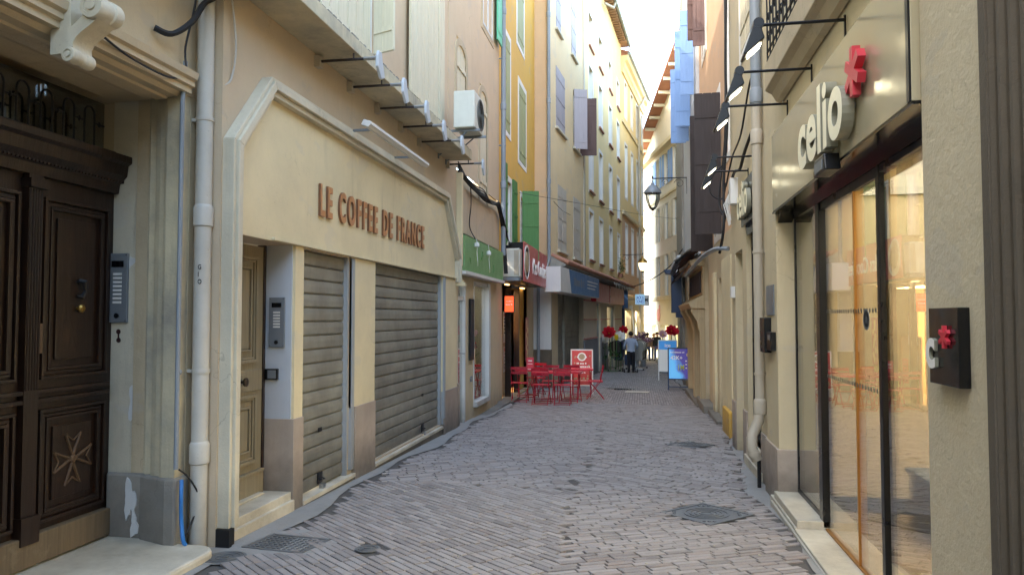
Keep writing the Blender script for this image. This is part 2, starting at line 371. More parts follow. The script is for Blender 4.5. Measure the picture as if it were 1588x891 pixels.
def window(fr, u0, u1, z0, z1, parent, n=-.2, wall_n=0, trim=None, sill=None, shut=None, shutmat=None, pane='glass_pane', framemat='white_paint', opened=None, straps=2, room=True, bars=1):
    """window = frame mesh; pane, sill, surround and shutters are its sub-parts"""
    b = MB(fr); s = .05
    b.box(u0, u0 + s, z0, z1, n, n + .05); b.box(u1 - s, u1, z0, z1, n, n + .05)
    b.box(u0 + s, u1 - s, z0, z0 + s, n, n + .05); b.box(u0 + s, u1 - s, z1 - s, z1, n, n + .05)
    m = (u0 + u1) / 2; b.box(m - .03, m + .03, z0 + s, z1 - s, n + .003, n + .053)
    for k in range(1, bars + 1):
        z = z0 + (z1 - z0) * k / (bars + 1); b.box(u0 + s, u1 - s, z - .015, z + .015, n + .01, n + .045)
    w = b.build('window', M[framemat], parent)
    p = MB(fr); p.box(u0 + .01, u1 - .01, z0 + .01, z1 - .01, n + .018, n + .024); p.build('pane', M[pane], w)
    if room:
        q = MB(fr); q.quad((u0 - .1, z0 - .1, n - .25), (u1 + .1, z0 - .1, n - .25), (u1 + .1, z1 + .1, n - .25), (u0 - .1, z1 + .1, n - .25)); q.build('curtain', M['curtain' if random.random() < .6 else 'dark_room'], w)  # the dark_room ones are dark sheets standing for unlit rooms
    if trim:
        t = MB(fr); k = .14; g = wall_n + .012
        t.box(u0 - k, u0, z0 - .12, z1 + k, wall_n - .01, g); t.box(u1, u1 + k, z0 - .12, z1 + k, wall_n - .01, g)
        t.box(u0, u1, z1, z1 + k, wall_n - .01, g); t.box(u0, u1, z0 - .12, z0, wall_n - .01, g)
        if wall_n - n > .1: t.box(u1 - .012, u1 - .002, z0, z1, n + .06, wall_n - .012); t.box(u0 + .002, u0 + .012, z0, z1, n + .06, wall_n - .012)
        t.build('surround', M[trim], w)
    if sill:
        t = MB(fr); t.box(u0 - .12, u1 + .12, z0 - .07, z0, wall_n - .2, wall_n + .09); t.build('sill', M[sill], w, bevel=.008)
    if shut == 'closed':
        for a, c in ((u0 + .01, m - .004), (m + .004, u1 - .01)):
            shutter_mb(fr, a, c, z0 + .02, z1 - .01, wall_n - .03 + random.random() * .01, straps=straps).build('shutter', M[shutmat], w)
    if opened:
        for (hu, ang, wd) in opened:           # hinge u, angle out from the wall in degrees, leaf width
            h = fr.pt(hu, 0, wall_n + .03); d = 1 if wd > 0 else -1; a = R(ang)
            ux = fr.u[0] * d * math.cos(a) + fr.n[0] * math.sin(a); uy = fr.u[1] * d * math.cos(a) + fr.n[1] * math.sin(a)
            f2 = Fr(h.x, h.y, ux, uy, -uy, ux)
            shutter_mb(f2, 0, abs(wd), z0, z1, -.02, straps=straps).build('shutter', M[shutmat], w)
    return w
def text_mesh(body, fr, u, z, n, size, sx=1.0, dirn=1, ext=.01, bold=0.0, center=False, spacing=1.0):
    cu = bpy.data.curves.new('lettering', 'FONT'); cu.body = body; cu.size = 1; cu.extrude = .5; cu.offset = bold; cu.space_character = spacing
    cu.resolution_u = 6
    if center: cu.align_x = 'CENTER'
    o = bpy.data.objects.new('lettering', cu); C.objects.link(o); bpy.context.view_layer.update()
    me = bpy.data.meshes.new_from_object(o.evaluated_get(bpy.context.evaluated_depsgraph_get()))
    bpy.data.objects.remove(o)
    b = MB(fr)
    b.v = [tuple(fr.pt(u + dirn * v.co.x * size * sx, z + v.co.y * size, n + (v.co.z + .5) * ext)) for v in me.vertices]
    b.f = [list(p.vertices) for p in me.polygons]
    # material 0 for the front, 1 for the sides
    b.mi = [0 if abs(p.normal.z) > .9 else 1 for p in me.polygons]
    bpy.data.meshes.remove(me)
    return b
def text_width(body, size, sx, bold=0, spacing=1.0):
    b = text_mesh(body, W0, 0, 0, 0, size, sx, 1, .01, bold, False, spacing); xs = [v[0] for v in b.v]; return min(xs), max(xs)
def fit_text(body, fr, u0, u1, z, n, cap, dirn=1, ext=.01, bold=0.0, spacing=1.0):
    """letters of cap height cap stretched to fill u0..u1"""
    size = cap / .729
    a, c = text_width(body, size, 1, bold, spacing); sx = abs(u1 - u0) / (c - a)
    st = u0 if dirn > 0 else max(u0, u1)
    if dirn > 0: st = min(u0, u1)
    return text_mesh(body, fr, st - dirn * a * sx, z, n, size, sx, dirn, ext, bold, False, spacing)
def pipe(fr, u, z0, z1, n, r, name, mat, parent=None, joints=(), brackets=()):
    b = MB(fr); b.tube([(u, z0, n), (u, z1, n)], r, 14)
    for z in joints: b.lathe([(r, -.09), (r + .012, -.08), (r + .014, .05), (r + .006, .07), (r, .08)], (u, z, n), 14)
    for z in brackets:
        b.lathe([(r + .006, -.015), (r + .008, 0), (r + .006, .015)], (u, z, n), 14); b.box(u - .012, u + .012, z - .012, z + .012, n - r - .06, n - r + .005)
    return b.build(name, mat, parent, smooth=True)
def bars(fr, u0, u1, z, h, n, seed=1, th=.002):
    """a line of print too small to read: word-like dashes"""
    b = MB(fr); r_ = random.Random(seed); u = u0
    while u < u1 - h * .4:
        w_ = min(r_.uniform(.45, .75) * h, u1 - u); hh = h * r_.choice((.75, .8, 1.0))
        b.box(u, u + w_, z, z + hh, n, n + th); u += w_ + h * r_.choice((.2, .2, .22, .7))
    return b
# ------------------------------------------------------------ GROUND
XL, XR = -3.12, 1.28
def sheet(name, pts, lift, mat, sub=1):
    b = MB(); b.v = [(x, y, gz(y) + lift) for x, y in pts]; b.f = [list(range(len(pts)))]; b.mi = [0]
    return struct(b.build(name, mat))
M['asphalt'] = surf('asphalt', '#55524e', .7, streak=0, bump=.5, grime=0)
sheet('ground', [(-150, -60), (150, -60), (150, 300), (-150, 300)], -.012, M['asphalt'])
sheet('street', [(-4.4, -8), (2.2, -8), (2.2, 62), (-4.4, 62)], -.004, M['mortar'])
# cement strips along the walls
def strip(name, left, right, lift=.006):
    b = MB(); k = len(left)
    for (x, y) in left + right: b.v.append((x, y, gz(y) + lift + (.004 if False else 0)))
    for i in range(k - 1): b.f.append([i, i + 1, k + i + 1, k + i]); b.mi.append(0)
    return struct(b.build(name, M['cement']))
jl = [(y, -2.93 + .07 * math.sin(y * 1.3) + .05 * math.sin(y * 3.1 + 1)) for y in [3 + .4 * i for i in range(70)]]
strip('gutter_cement', [(-3.4, y) for y, x in jl], [(x, y) for y, x in jl])
def rx(y):
    w = .0
    if y < 6.4: e = 1.19
    elif y < 8: e = 1.19 - .12 * (y - 6.4) / 1.6
    elif y < 12.5: e = 1.07 + .33 * (y - 8) / 4.5
    else: e = 1.42 - .016 * (y - 12.5)
    return e + .04 * math.sin(y * 2.1) + .02 * math.sin(y * 5.3)
jr = [3 + .4 * i for i in range(70)]
strip('kerb_cement', [(rx(y), y) for y in jr], [(2.0, y) for y in jr])
# brick paving: zones of slanting courses meeting in chevrons
def wallx_left(y): return -2.9 if y < 22 else -2.6 + .1 * (y - 22.6)
covers = [(.57, 6.91, .42), (.7, 11.16, .36), (-2.72, 5.3, .34), (-2.01, 5.32, .14), (-2.92, 5.0, .26), (-.54, 22.0, .35), (-.0, 21.0, .3)]
def brick_paving():
    v = []; f = []; cols = []
    L_, W_ = .205, .056; J = .006
    rnd = random.Random(3)
    zones = [(2.4, 7.75, -.62, 1), (7.75, 13.6, -.66, -1), (13.6, 17.4, -.5, 1), (17.4, 46, 0, 0)]
    for (ya, yb, xc, sg) in zones:
        for side in ((-1, 1) if sg else (0,)):
            if sg: ang = R(-41 if side < 0 else 27) * (1 if sg > 0 else -1)
            else: ang = R(90)
            if sg < 0: ang = R(33 if side < 0 else -29)
            ca, sa = math.cos(ang), math.sin(ang)
            ox, oy = xc, (ya + yb) / 2; Rr = 22 if not sg else 6
            nr = int(Rr / (W_ + J)); nc = int(Rr / (L_ + J))
            if not sg: nr, nc = int(4.5 / (W_ + J)), int(15 / (L_ + J))
            for i in range(-nr, nr):
                off = rnd.choice((0, .5, .33, .66)) * L_
                for j in range(-nc, nc):
                    a = j * (L_ + J) + off; q = i * (W_ + J)
                    x = ox + a * ca - q * sa; y = oy + a * sa + q * ca
                    if not (ya <= y < yb): continue
                    bend = .07 * math.sin(y * 1.1 + x * .7)
                    if side < 0 and x + bend > xc: continue
                    if side > 0 and x + bend <= xc: continue
                    if y < 22 and (x < -2.86 + .07 * math.sin(y * 1.3) + .05 * math.sin(y * 3.1 + 1)): continue
                    if x < wallx_left(y): continue
                    if x > rx(y) - .04 or (y > 24 and x > 1.3 + (y - 24) * .035): continue
                    if any((x - cx) ** 2 + (y - cy) ** 2 < (cr * .8) ** 2 for cx, cy, cr in covers): continue
                    h = .010 + rnd.uniform(-.002, .0025) + .006 * math.sin(x * 2.1 + .5) * math.sin(y * 1.7); ta, tq = rnd.uniform(-.012, .012), rnd.uniform(-.02, .02)
                    jr_ = rnd.uniform(-.02, .02); c2, s2 = math.cos(ang + jr_), math.sin(ang + jr_)
                    l2 = L_ / 2 - rnd.uniform(0, .006); w2 = W_ / 2 - rnd.uniform(0, .004)
                    b = len(v)
                    for (e, hh) in ((0, -.02), (.0, -.003), (.005, 0)):
                        for sx_, sy_ in ((-1, -1), (1, -1), (1, 1), (-1, 1)):
                            aa, qq = sx_ * (l2 - e), sy_ * (w2 - e)
                            X_ = x + aa * c2 - qq * s2; Y_ = y + aa * s2 + qq * c2
                            v.append((X_, Y_, gz(Y_) + h + hh + aa * ta + qq * tq))
                    fs = [(b + 8, b + 9, b + 10, b + 11)]
                    for k in (0, 4):
                        for m_ in range(4): fs.append((b + k + m_, b + k + (m_ + 1) % 4, b + k + 4 + (m_ + 1) % 4, b + k + 4 + m_))
                    f += fs; r = rnd.random(); t = rnd.random()
                    cols += [(r, t, 0, 1)] * len(fs)
    me = bpy.data.meshes.new('brick_paving'); me.from_pydata(v, [], f)
    ca_ = me.color_attributes.new('tone', 'FLOAT_COLOR', 'CORNER')
    flat = []
    for p, c in zip(me.polygons, cols): flat += list(c) * p.loop_total
    ca_.data.foreach_set('color', flat)
    t = NT('paver'); at = t.n('ShaderNodeAttribute'); at.attribute_name = 'tone'; x = t.n('ShaderNodeSeparateColor'); t.l(at.outputs['Color'], x.inputs[0])
    c = t.mix(x.outputs[0], lin('#736b67'), lin('#918a85'))
    c = t.mix(t.math('MULTIPLY', t.ramp(x.outputs[1], .9, 1), .35), c, lin('#877264'))
    c = t.mix(t.math('MULTIPLY', t.ramp(x.outputs[1], .12, 0), .6), c, lin('#55504e'))
    p = t.pos()
    big = t.ramp(t.noise(p, .55, 5, .6), .35, .7); c = t.mix(t.math('MULTIPLY', big, .35), c, lin('#94908c'))
    wet = t.ramp(t.noise(p, 1.7, 5, .7), .58, .75); c = t.mix(t.math('MULTIPLY', wet, .4), c, lin('#4d4847'))
    grit = t.ramp(t.noise(p, 75, 3, .8), .45, .7); c = t.mix(t.math('MULTIPLY', grit, .25), c, lin('#a9a39c'))
    t.bsdf(c, t.math('ADD', .64, t.math('MULTIPLY', big, .2)), 0, t.bump(t.noise(p, 55, 5, .7), .55, .006), .45)
    me.materials.append(t.m); me.update()
    o = bpy.data.objects.new('brick_paving', me); C.objects.link(o); struct(o)
brick_paving()
# litter: pale dots of gum and scraps on the bricks
g = MB(); rnd = random.Random(5)
for i in range(90):
    x, y = rnd.uniform(-2.6, 1.0), 3.5 + rnd.random() ** 1.3 * 18; r = rnd.uniform(.006, .016)
    g.lathe([(r, .012), (r * .8, .0165)], (x, gz(y), y), 7)
tag(g.build('litter', M['stone_white']), 'pale scraps and gum spots scattered over the brick paving', 'litter', kind='stuff')
# iron covers
def cover_frame(x, y, w, d, name, label, rz=0, round_=False, pattern='grid'):
    f = LocFr(x, y, gz(y) + .004, rz, -math.atan(SL)); t = thing(name, label, 'manhole cover', (x, y, gz(y)))
    b = MB(f)
    if round_:
        b.lathe([(w, 0), (w, .008), (w - .02, .009), (w - .022, .004)], (0, 0, 0), 28); b.build('rim', M['cast_iron'], t)
        q = MB(f); q.lathe([(w - .026, 0), (w - .026, .007)], (0, 0, 0), 28)
        for rr in (.75, .45): q.lathe([(w * rr, .0), (w * rr, .011), (w * rr - .012, .011), (w * rr - .012, 0)], (0, 0, 0), 28)
        q.box(-.03, .03, .0, .014, -.012, .012); q.build('lid', M['cast_iron'], t, bevel=.001)
    else:
        for a in ((-w, w, -d, -d + .03), (-w, w, d - .03, d), (-w, -w + .03, -d + .03, d - .03), (w - .03, w, -d + .03, d - .03)): b.box(a[0], a[1], 0, .01, a[2], a[3])
        b.build('rim', M['cast_iron'], t)
        q = MB(f); q.box(-w + .034, w - .034, 0, .005, -d + .034, d - .034)
        if pattern == 'rings':
            for rr in (.2, .155, .11, .065): q.lathe([(rr, .004), (rr, .012), (rr - .018, .012), (rr - .018, .004)], (0, 0, 0), 30)
            for sx_ in (-1, 1):
                for sy_ in (-1, 1):
                    for k in range(3): q.box(sx_ * (.17 + .03 * k) - .01, sx_ * (.17 + .03 * k) + .01, .004, .011, sy_ * (.23 - .03 * k) - .012, sy_ * (.23 - .03 * k) + .012)
        else:
            nx, ny = int(w * 2 / .045), int(d * 2 / .045)
            for i in range(nx - 1):
                for j in range(ny - 1):
                    q.box(-w + .05 + i * .045, -w + .075 + i * .045, .004, .011, -d + .05 + j * .045, -d + .075 + j * .045)
        q.build('lid', M['cast_iron'], t)
    return t
cover_frame(.57, 6.91, .29, .29, 'manhole_cover', 'worn iron manhole cover with rings set cornerwise, nearer of two by the clothes shop', R(45), pattern='rings')
cover_frame(.7, 11.16, .25, .25, 'manhole_cover', 'square iron manhole cover further along the bricks, level with the drainpipe', R(45), pattern='rings')
cover_frame(-2.66, 5.34, .26, .2, 'inspection_cover', 'rectangular studded cover set in cement before the olive door', R(-8))
cover_frame(-2.01, 5.32, .095, .095, 'valve_cover', 'small round iron valve cover among the bricks near the olive door', round_=True)
cover_frame(-2.93, 4.93, .15, .15, 'gully_cover', 'round dark cover in cement at the foot of the steel post', round_=True)
sheet('cover_cement', [(-3.02, 4.75), (-2.4, 4.85), (-2.28, 5.5), (-2.7, 5.75), (-3.02, 5.6)], .009, M['cement'])
d = thing('drain_grate', 'narrow black slotted drain grate across the bricks beyond the tables', 'drain', (-.6, 22.2, gz(22.2)))
b = MB(); 
for i in range(9): b.box(-.95 + i * .09, -.9 + i * .09, gz(22.2) + .01, gz(22.2) + .022, 22.1, 22.35)
b.box(-.98, -.13, gz(22.2) + .0, gz(22.2) + .012, 22.05, 22.4); b.build('grating', M['black_metal'], d)
sheet('cement_patch', [(-.45, 20.7), (.2, 20.7), (.25, 21.3), (-.4, 21.35)], .022, M['marble_step'])
# ------------------------------------------------------------ LEFT 1: old stone building with the oak door
LD = Fr(-3.35, 0, 0, 1, 1, 0)
ob = thing('stone_building', 'old grey stone building with a carved oak double door and iron transom', 'building', (-3.35, 4, 0))
w = MB(LD)
w.box(3.0, 4.96, 3.42, 10, -.4, 0)            # wall over the lintel
w.box(-8, 3.0, -.3, 10, -.4, 0)
w.box(4.96, 5.12, 3.27, 10, -.75, 0); w.box(5.08, 5.14, -.3, 3.27, -.45, -.005)
w.box(-3, 5.1, -.3, 5.5, -1.5, -1.3); w.box(-3, 5.1, 3.45, 5.5, -1.3, -.4); w.box(5.12, 5.16, -.3, 5.5, -1.3, -.6)
w.build('wall', M['stone_warm'], ob)
j = MB(LD)                                    # jamb: grey reveal, then stepped mouldings towards the street
def pl(z0, z1, pts, mm): mm.plan([(y, x + 3.35) for x, y in pts], z0, z1)
pl(-.15, 3.27, [(-4.02, 5.1), (-3.72, 5.1), (-3.72, 5.13), (-4.02, 5.13)], j); j.build('reveal', M['stone_white'], ob)
j = MB(LD)
prof_ = [(-3.72, 5.095), (-3.70, 5.08), (-3.67, 5.075), (-3.665, 5.05), (-3.62, 5.06), (-3.60, 5.045), (-3.595, 5.02), (-3.55, 5.005), (-3.50, 5.0), (-3.495, 4.975), (-3.47, 4.965), (-3.36, 4.962), (-3.36, 5.1), (-3.72, 5.1)]
pl(.43, 3.27, prof_, j); j.build('door_moulding', M['jamb_paint'], ob)
j = MB(LD); pl(-.2, .43, [(-4.0, 5.06), (-3.7, 5.05), (-3.68, 5.03), (-3.42, 4.93), (-3.33, 4.93), (-3.33, 5.1), (-4.0, 5.1)], j)
j.build('plinth', M['stone_grey'], ob, bevel=.02)
l = MB(LD)                                    # lintel: soffit and stepped architrave
l.box(2.5, 4.96, 3.27, 3.42, -.66, -.02)
l.prof([(-.02, 3.27), (.05, 3.27), (.05, 3.31), (.075, 3.32), (.075, 3.355), (.10, 3.37), (.11, 3.42), (.0, 3.45), (-.02, 3.45)], 2.5, 5.0)
l.prof([(-.36, 3.262), (-.30, 3.25), (-.29, 3.235), (-.22, 3.24), (-.21, 3.225), (-.12, 3.225), (-.11, 3.24), (-.03, 3.24), (.0, 3.268), (-.4, 3.27)], 2.5, 4.95)
l.build('lintel', M['stone_warm'], ob)
# console bracket with two scrolls
cu, cz = LD.px(150, 60, .12)
k = MB(LD)
cu = 3.79
def scroll(uc, zc, nc, r, w): 
    k.lathe([(r * .2, -w / 2 - .02), (r * .35, -w / 2 - .02), (r * .36, -w / 2 - .008), (r * .62, -w / 2 - .008), (r * .64, -w / 2 - .016), (r * .92, -w / 2 - .014), (r, -w / 2), (r, -w / 6), (r * .9, -w / 8), (r * .9, w / 8), (r, w / 6), (r, w / 2), (r * .92, w / 2 + .014), (r * .6, w / 2 + .01), (r * .2, w / 2 + .02)], (uc, zc, nc), 24, 'u')
scroll(cu, 3.38, .27, .075, .17); scroll(cu, 3.11, .12, .045, .15)
out = []; inn = []
for i in range(11):
    t = i / 10; z = 3.42 - .3 * t; nn = .28 - .13 * t + .055 * math.sin(t * 6.1); out.append((nn + .02, z)); inn.append((max(.0, nn - .10), z))
k.prof(out + inn[::-1], cu - .075, cu + .075); k.box(cu - .07, cu + .07, 3.12, 3.5, -.01, .12)
k.build('console_bracket', M['stone_white'], ob, smooth=True)
# old white paint flaking over the plinth and low on the reveal
pf = Fr(-4.0, 5.043, 1, 0, 0, -1); rnd = random.Random(12)
def blob(fr, uc, zc, w_, h_, n, k=22):
    pts = []
    for i in range(k):
        a = 2 * math.pi * i / k; q_ = 1 + .28 * math.sin(a * 3 + uc * 9) + rnd.uniform(-.16, .16); pts.append((uc + w_ * q_ * math.cos(a), zc + h_ * q_ * math.sin(a)))
    return pts
b = MB(pf); b.prism(blob(pf, .22, .24, .045, .13, 0), -.02, .0025); b.prism(blob(pf, .26, .05, .03, .09, 0), -.02, .0018); b.each('paint_patch', M['peel_white'], ob)
pf = Fr(-4.0, 5.1, 1, 0, 0, -1); b = MB(pf); b.prism(blob(pf, .2, .95, .05, .12, 0), -.01, .0025); b.prism(blob(pf, .1, 2.02, .07, .07, 0), -.01, .002); b.each('paint_patch', M['peel_white'], ob)
# oak door
DX = -.66
dr = MB(LD)
dr.box(3.0, 5.10, .05, 2.62, DX - .05, DX)     # door leaf ground
dr.build('door', M['oak_dark'], ob); door = ob.children[-1]
dd = MB(LD)
for (a, c) in ((4.40, 5.02), (3.6, 4.2)):
    for (z0, z1) in ((1.18, 2.42), (.22, .98)):
        for q, nn in ((0, .035), (.035, .022), (.06, .03)):
            t = .022
            dd.box(a + q, c - q, z0 + q, z0 + q + t, DX, DX + nn); dd.box(a + q, c - q, z1 - q - t, z1 - q, DX, DX + nn)
            dd.box(a + q, a + q + t, z0 + q + t, z1 - q - t, DX, DX + nn); dd.box(c - q - t, c - q, z0 + q + t, z1 - q - t, DX, DX + nn)
        dd.box(a + .13, c - .13, z0 + .13, z1 - .13, DX, DX + .018)
for z in (1.03, 1.09): dd.box(3.0, 5.045, z, z + .028, DX, DX + .045)
dd.build('panel_moulding', M['oak_dark'], door, bevel=.004)
po = MB(LD); po.box(4.24, 4.36, .12, 2.6, DX, DX + .05)
for i in range(5): po.tube([(4.255 + i * .0225, 1.12, DX + .052), (4.255 + i * .0225, 2.45, DX + .052)], .008, 6)
po.box(4.225, 4.375, 2.46, 2.52, DX, DX + .08); po.box(4.225, 4.375, .12, .3, DX, DX + .07); po.build('centre_post', M['oak_dark'], door)
th = MB(LD); th.box(3.0, 5.06, -.03, .17, DX - .02, DX + .06); th.build('bottom_rail', M['rail_brown'], door, bevel=.008)
cr = MB(LD)                                    # Maltese cross on the lower panel
for cx_ in (4.71, 3.9):
    for q in range(4):
        a = q * math.pi / 2 + .0
        for sgn in (-1, 1):
            e = a + sgn * .38; L1 = .19
            cr.tube([(cx_ + .02 * math.cos(a), .6 + .02 * math.sin(a), DX + .02), (cx_ + L1 * math.cos(e), .6 + L1 * math.sin(e), DX + .024)], [.012, .009], 6)
            cr.tube([(cx_ + L1 * math.cos(e), .6 + L1 * math.sin(e), DX + .024), (cx_ + .13 * math.cos(a), .6 + .13 * math.sin(a), DX + .022)], .006, 6)
    cr.lathe([(.03, .018), (.03, .03), (.018, .038)], (cx_, .6, DX), 12, 'n')
    cr.build('carved_cross', M['oak_line'], door); cr = MB(LD)
hw = MB(LD); ku, kz = LD.px(116, 478, DX); hw.lathe([(.035, .0), (.035, .01), (.012, .015), (.012, .035), (.028, .045), (.03, .06), (.018, .072)], (ku, kz, DX), 16, 'n'); hw.build('knob', M['brass'], door, smooth=True)
hk = MB(LD); hk.tube([(ku, kz + .2, DX + .03), (ku + .02, kz + .19, DX + .06), (ku + .035, kz + .13, DX + .06), (ku + .01, kz + .08, DX + .05), (ku - .015, kz + .09, DX + .03)], [.02, .022, .016, .02, .012], 8); hk.lathe([(.03, 0), (.03, .012), (.015, .02)], (ku, kz + .19, DX), 12, 'n'); hk.build('knocker', M['iron'], door, smooth=True)
lk = MB(LD); lk.box(4.345, 4.375, 1.36, 1.56, DX + .05, DX + .056); lk.build('lock_plate', M['oak_line'], door)
co = MB(LD)                                    # cornice over the door with small dentils
co.prof([(DX - .02, 2.55), (DX + .05, 2.55), (DX + .06, 2.62), (DX + .12, 2.68), (DX + .13, 2.76), (DX + .16, 2.78), (DX + .16, 2.83), (DX - .02, 2.85)], 3.0, 5.09)
for i in range(60): co.box(3.2 + i * .032, 3.218 + i * .032, 2.63, 2.655, DX + .04, DX + .085)
co.build('door_cornice', M['oak_dark'], ob, bevel=.003)
tr = MB(LD); tr.box(3.0, 5.1, 2.85, 3.26, DX - .12, DX - .1); tr.build('transom_glass', M['glass_pane'], ob)
tr = MB(LD); tr.box(3.0, 5.1, 2.8, 3.3, DX - .5, DX - .48); tr.build('transom_backing', M['dark_room'], ob)
ir = MB(LD)
for i in range(9):
    u = 3.2 + i * .2; ir.tube([(u - .05, 2.86, DX + .02), (u - .05, 3.1, DX + .02)] + [(u - .05 * math.cos(math.pi * q / 6), 3.1 + .055 * math.sin(math.pi * q / 6), DX + .02) for q in range(1, 6)] + [(u + .05, 3.1, DX + .02), (u + .05, 2.86, DX + .02)], .008, 6)
    ir.tube([(u + .05, 3.04, DX + .02), (u + .15, 3.04, DX + .02)], .007, 6); ir.lathe([(.004, -.02), (.014, 0), (.004, .02)], (u + .1, 3.04, DX + .02), 8)
ir.tube([(3, 2.87, DX + .02), (5.08, 2.87, DX + .02)], .008, 6); ir.build('transom_grille', M['iron'], ob)
# marble step with rounded nose
st = thing('stone_step', 'broad worn marble doorstep with rounded nose below the oak door', 'step', (-3.4, 4, -.1))
def step_poly(x1, y1, r):
    pts = [(-4.05, -3.), (-4.05, 5.09), (-3.43, 5.09), (-3.38, 4.99)]
    pts += [(x1 - r + r * math.cos(a), y1 - r + r * math.sin(a)) for a in [math.pi / 2 * (1 - q / 8) for q in range(9)]]
    return pts + [(x1, -3.)]
s_ = MB(); s_.plan(step_poly(-3.0, 5.0, .17), -.12, -.045); s_.build('tread', M['marble_step'], st, bevel=.022)
s_ = MB(); s_.plan(step_poly(-3.06, 4.95, .15), -.4, -.12); s_.build('riser', M['stone_grey'], st)
# intercom on the reveal facing the camera
RF = Fr(-4.02, 5.1, 1, 0, 0, -1)
def intercom(fr, a, b_, label, rows, n=0):
    (u0, z1), (u1, z0) = fr.px(*a, n), fr.px(*b_, n); c = ((u0 + u1) / 2, (z0 + z1) / 2); P = fr.pt(c[0], c[1], n)
    t = thing('intercom_panel', label, 'intercom', tuple(P)); w = u1 - u0; h = z1 - z0
    q = MB(fr); q.box(u0, u1, z0, z1, n, n + .022); q.build('plate', M['grey_metal'], t, bevel=.004)
    q = MB(fr); q.box(u0 + w * .2, u1 - w * .2, z1 - h * .2, z1 - h * .11, n + .0225, n + .026); q.build('display', M['black_gloss'], t)
    for i in range(rows):
        z = z1 - h * .3 - i * h * .058; q = MB(fr); q.box(u0 + w * .3, u0 + w * .72, z - h * .018, z + h * .014, n + .0225, n + .028); q.build('button', M['sign_white'], t)
    q = MB(fr); q.lathe([(w * .12, .0225), (w * .12, .03), (w * .05, .032)], (c[0], z0 + h * .1, n), 12, 'n')
    for zz in (z0 + .015, z1 - .015):
        for uu in (u0 + .012, u1 - .012): q.lathe([(.004, .022), (.003, .026)], (uu, zz, n), 8, 'n')
    q.build('lens', M['black_metal'], t); return t
intercom(RF, (171, 393), (199, 500), 'grey entry phone with a column of name buttons on the grey stone jamb', 8)
q = MB(RF)
u_, z_ = RF.px(184, 521); q.lathe([(.016, 0), (.02, .004)], (u_, z_ + .035, 0), 14, 'n'); q.lathe([(.02, 0), (.018, .004)], (u_, z_ - .03, 0), 14, 'n'); q.box(u_ - .006, u_ + .006, z_ - .03, z_ + .035, .001, .004)
M['rust_mark'] = paint('rust_mark', '#3c1c16', .8)
tag(q.build('rust_mark', M['rust_mark']), 'dark red rust mark of an old bell pull below the entry phone', 'rust mark')
# pipes and cables on the left edge
dp = thing('drainpipe', 'thick off-white drainpipe beside the old stone doorway', 'drainpipe', (-3.25, 5.13, 0))
pipe(LD, 5.10, -.1, 9, .10, .06, 'pipe', M['pipe_white'], dp, joints=(.6, 2.37), brackets=(1.2, 3.1, 4.4))
q = thing('conduit', 'slim grey-white pipe running down beside the thick drainpipe', 'pipe', (-3.22, 5.3, 0))
pipe(LD, 5.28, -.1, 9, .12, .036, 'pipe', M['blue_white'], q, brackets=(2.4, 3.9))
bk = MB(LD); bk.box(5.2, 5.27, 2.4, 2.5, .08, .19); bk.build('bracket', M['iron'], q)
q = MB(LD); q.tube([(4.935, .5, .02), (4.935, 3.2, .02), (4.95, 3.5, .03)], .017, 8); q.tube([(4.935, 1.2, .02), (4.96, 1.2, .02)], .022, 8)
tag(q.build('cable_duct', M['pipe_grey'], smooth=True), 'thin grey cable duct clipped to the stone doorway moulding', 'cable duct')
def cable(name, pts, r, mat, label, fr=None, seg=6):
    # smooth the path
    P = [Vector(p) for p in pts]; o = []
    for i in range(len(P) - 1):
        p0, p1, p2, p3 = P[max(i - 1, 0)], P[i], P[i + 1], P[min(i + 2, len(P) - 1)]
        for k in range(6):
            t = k / 6; o.append(.5 * ((2 * p1) + (-p0 + p2) * t + (2 * p0 - 5 * p1 + 4 * p2 - p3) * t * t + (-p0 + 3 * p1 - 3 * p2 + p3) * t ** 3))
    o.append(P[-1]); b = MB(fr); b.tubew([b.fr.pt(*p) for p in o], r, seg)
    return tag(b.build(name, mat, smooth=True), label, 'cable')
M['blue_cable'] = paint('blue_cable', '#2a6fb5', .45)
cable('blue_cable', [(4.96, .42, .05), (4.93, .3, .07), (4.95, .15, .06), (4.93, .0, .09), (4.95, -.04, .1)], .014, M['blue_cable'], 'ribbed blue cable sleeve hanging loose above the marble step', LD)
cable('black_cable', [(4.94, .5, .04), (5.0, .42, .09), (5.07, .25, .13), (5.03, .1, .09), (4.97, -.02, .06)], .007, M['rubber'], 'thin black cable looping out beside the blue sleeve', LD)
cable('black_cable', [(4.6, 3.62, .02), (4.68, 3.6, .1), (4.85, 3.75, .14), (5.0, 3.95, .14), (5.1, 4.1, .2), (5.15, 4.6, .2)], .022, M['rubber'], 'thick black cable curving from the stone wall to the pipe tops', LD)
cable('black_cable', [(5.1, 4.6, .16), (4.98, 4.2, .12), (4.97, 3.9, .08), (4.93, 3.6, .04), (4.90, 3.4, .06), (4.7, 3.3, .07), (4.3, 3.3, .07), (4.0, 3.33, .1)], .008, M['rubber'], 'thin black wire sagging along the underside of the stone lintel', LD)
cable('white_cable', [(5.15, 4.4, .22), (5.22, 4.05, .24), (5.28, 3.7, .24), (5.25, 3.45, .22), (5.17, 3.38, .2)], .008, M['pipe_white'], 'loose white wire looping beside the slim pipe', LD)
cable('black_cable', [(5.2, 3.8, .16), (5.19, 3.0, .17), (5.21, 2.3, .17), (5.18, 1.9, .17), (5.19, 1.5, .17)], .008, M['rubber'], 'thin wire hanging straight between the two pipes', LD)


g2 = MB(LD)
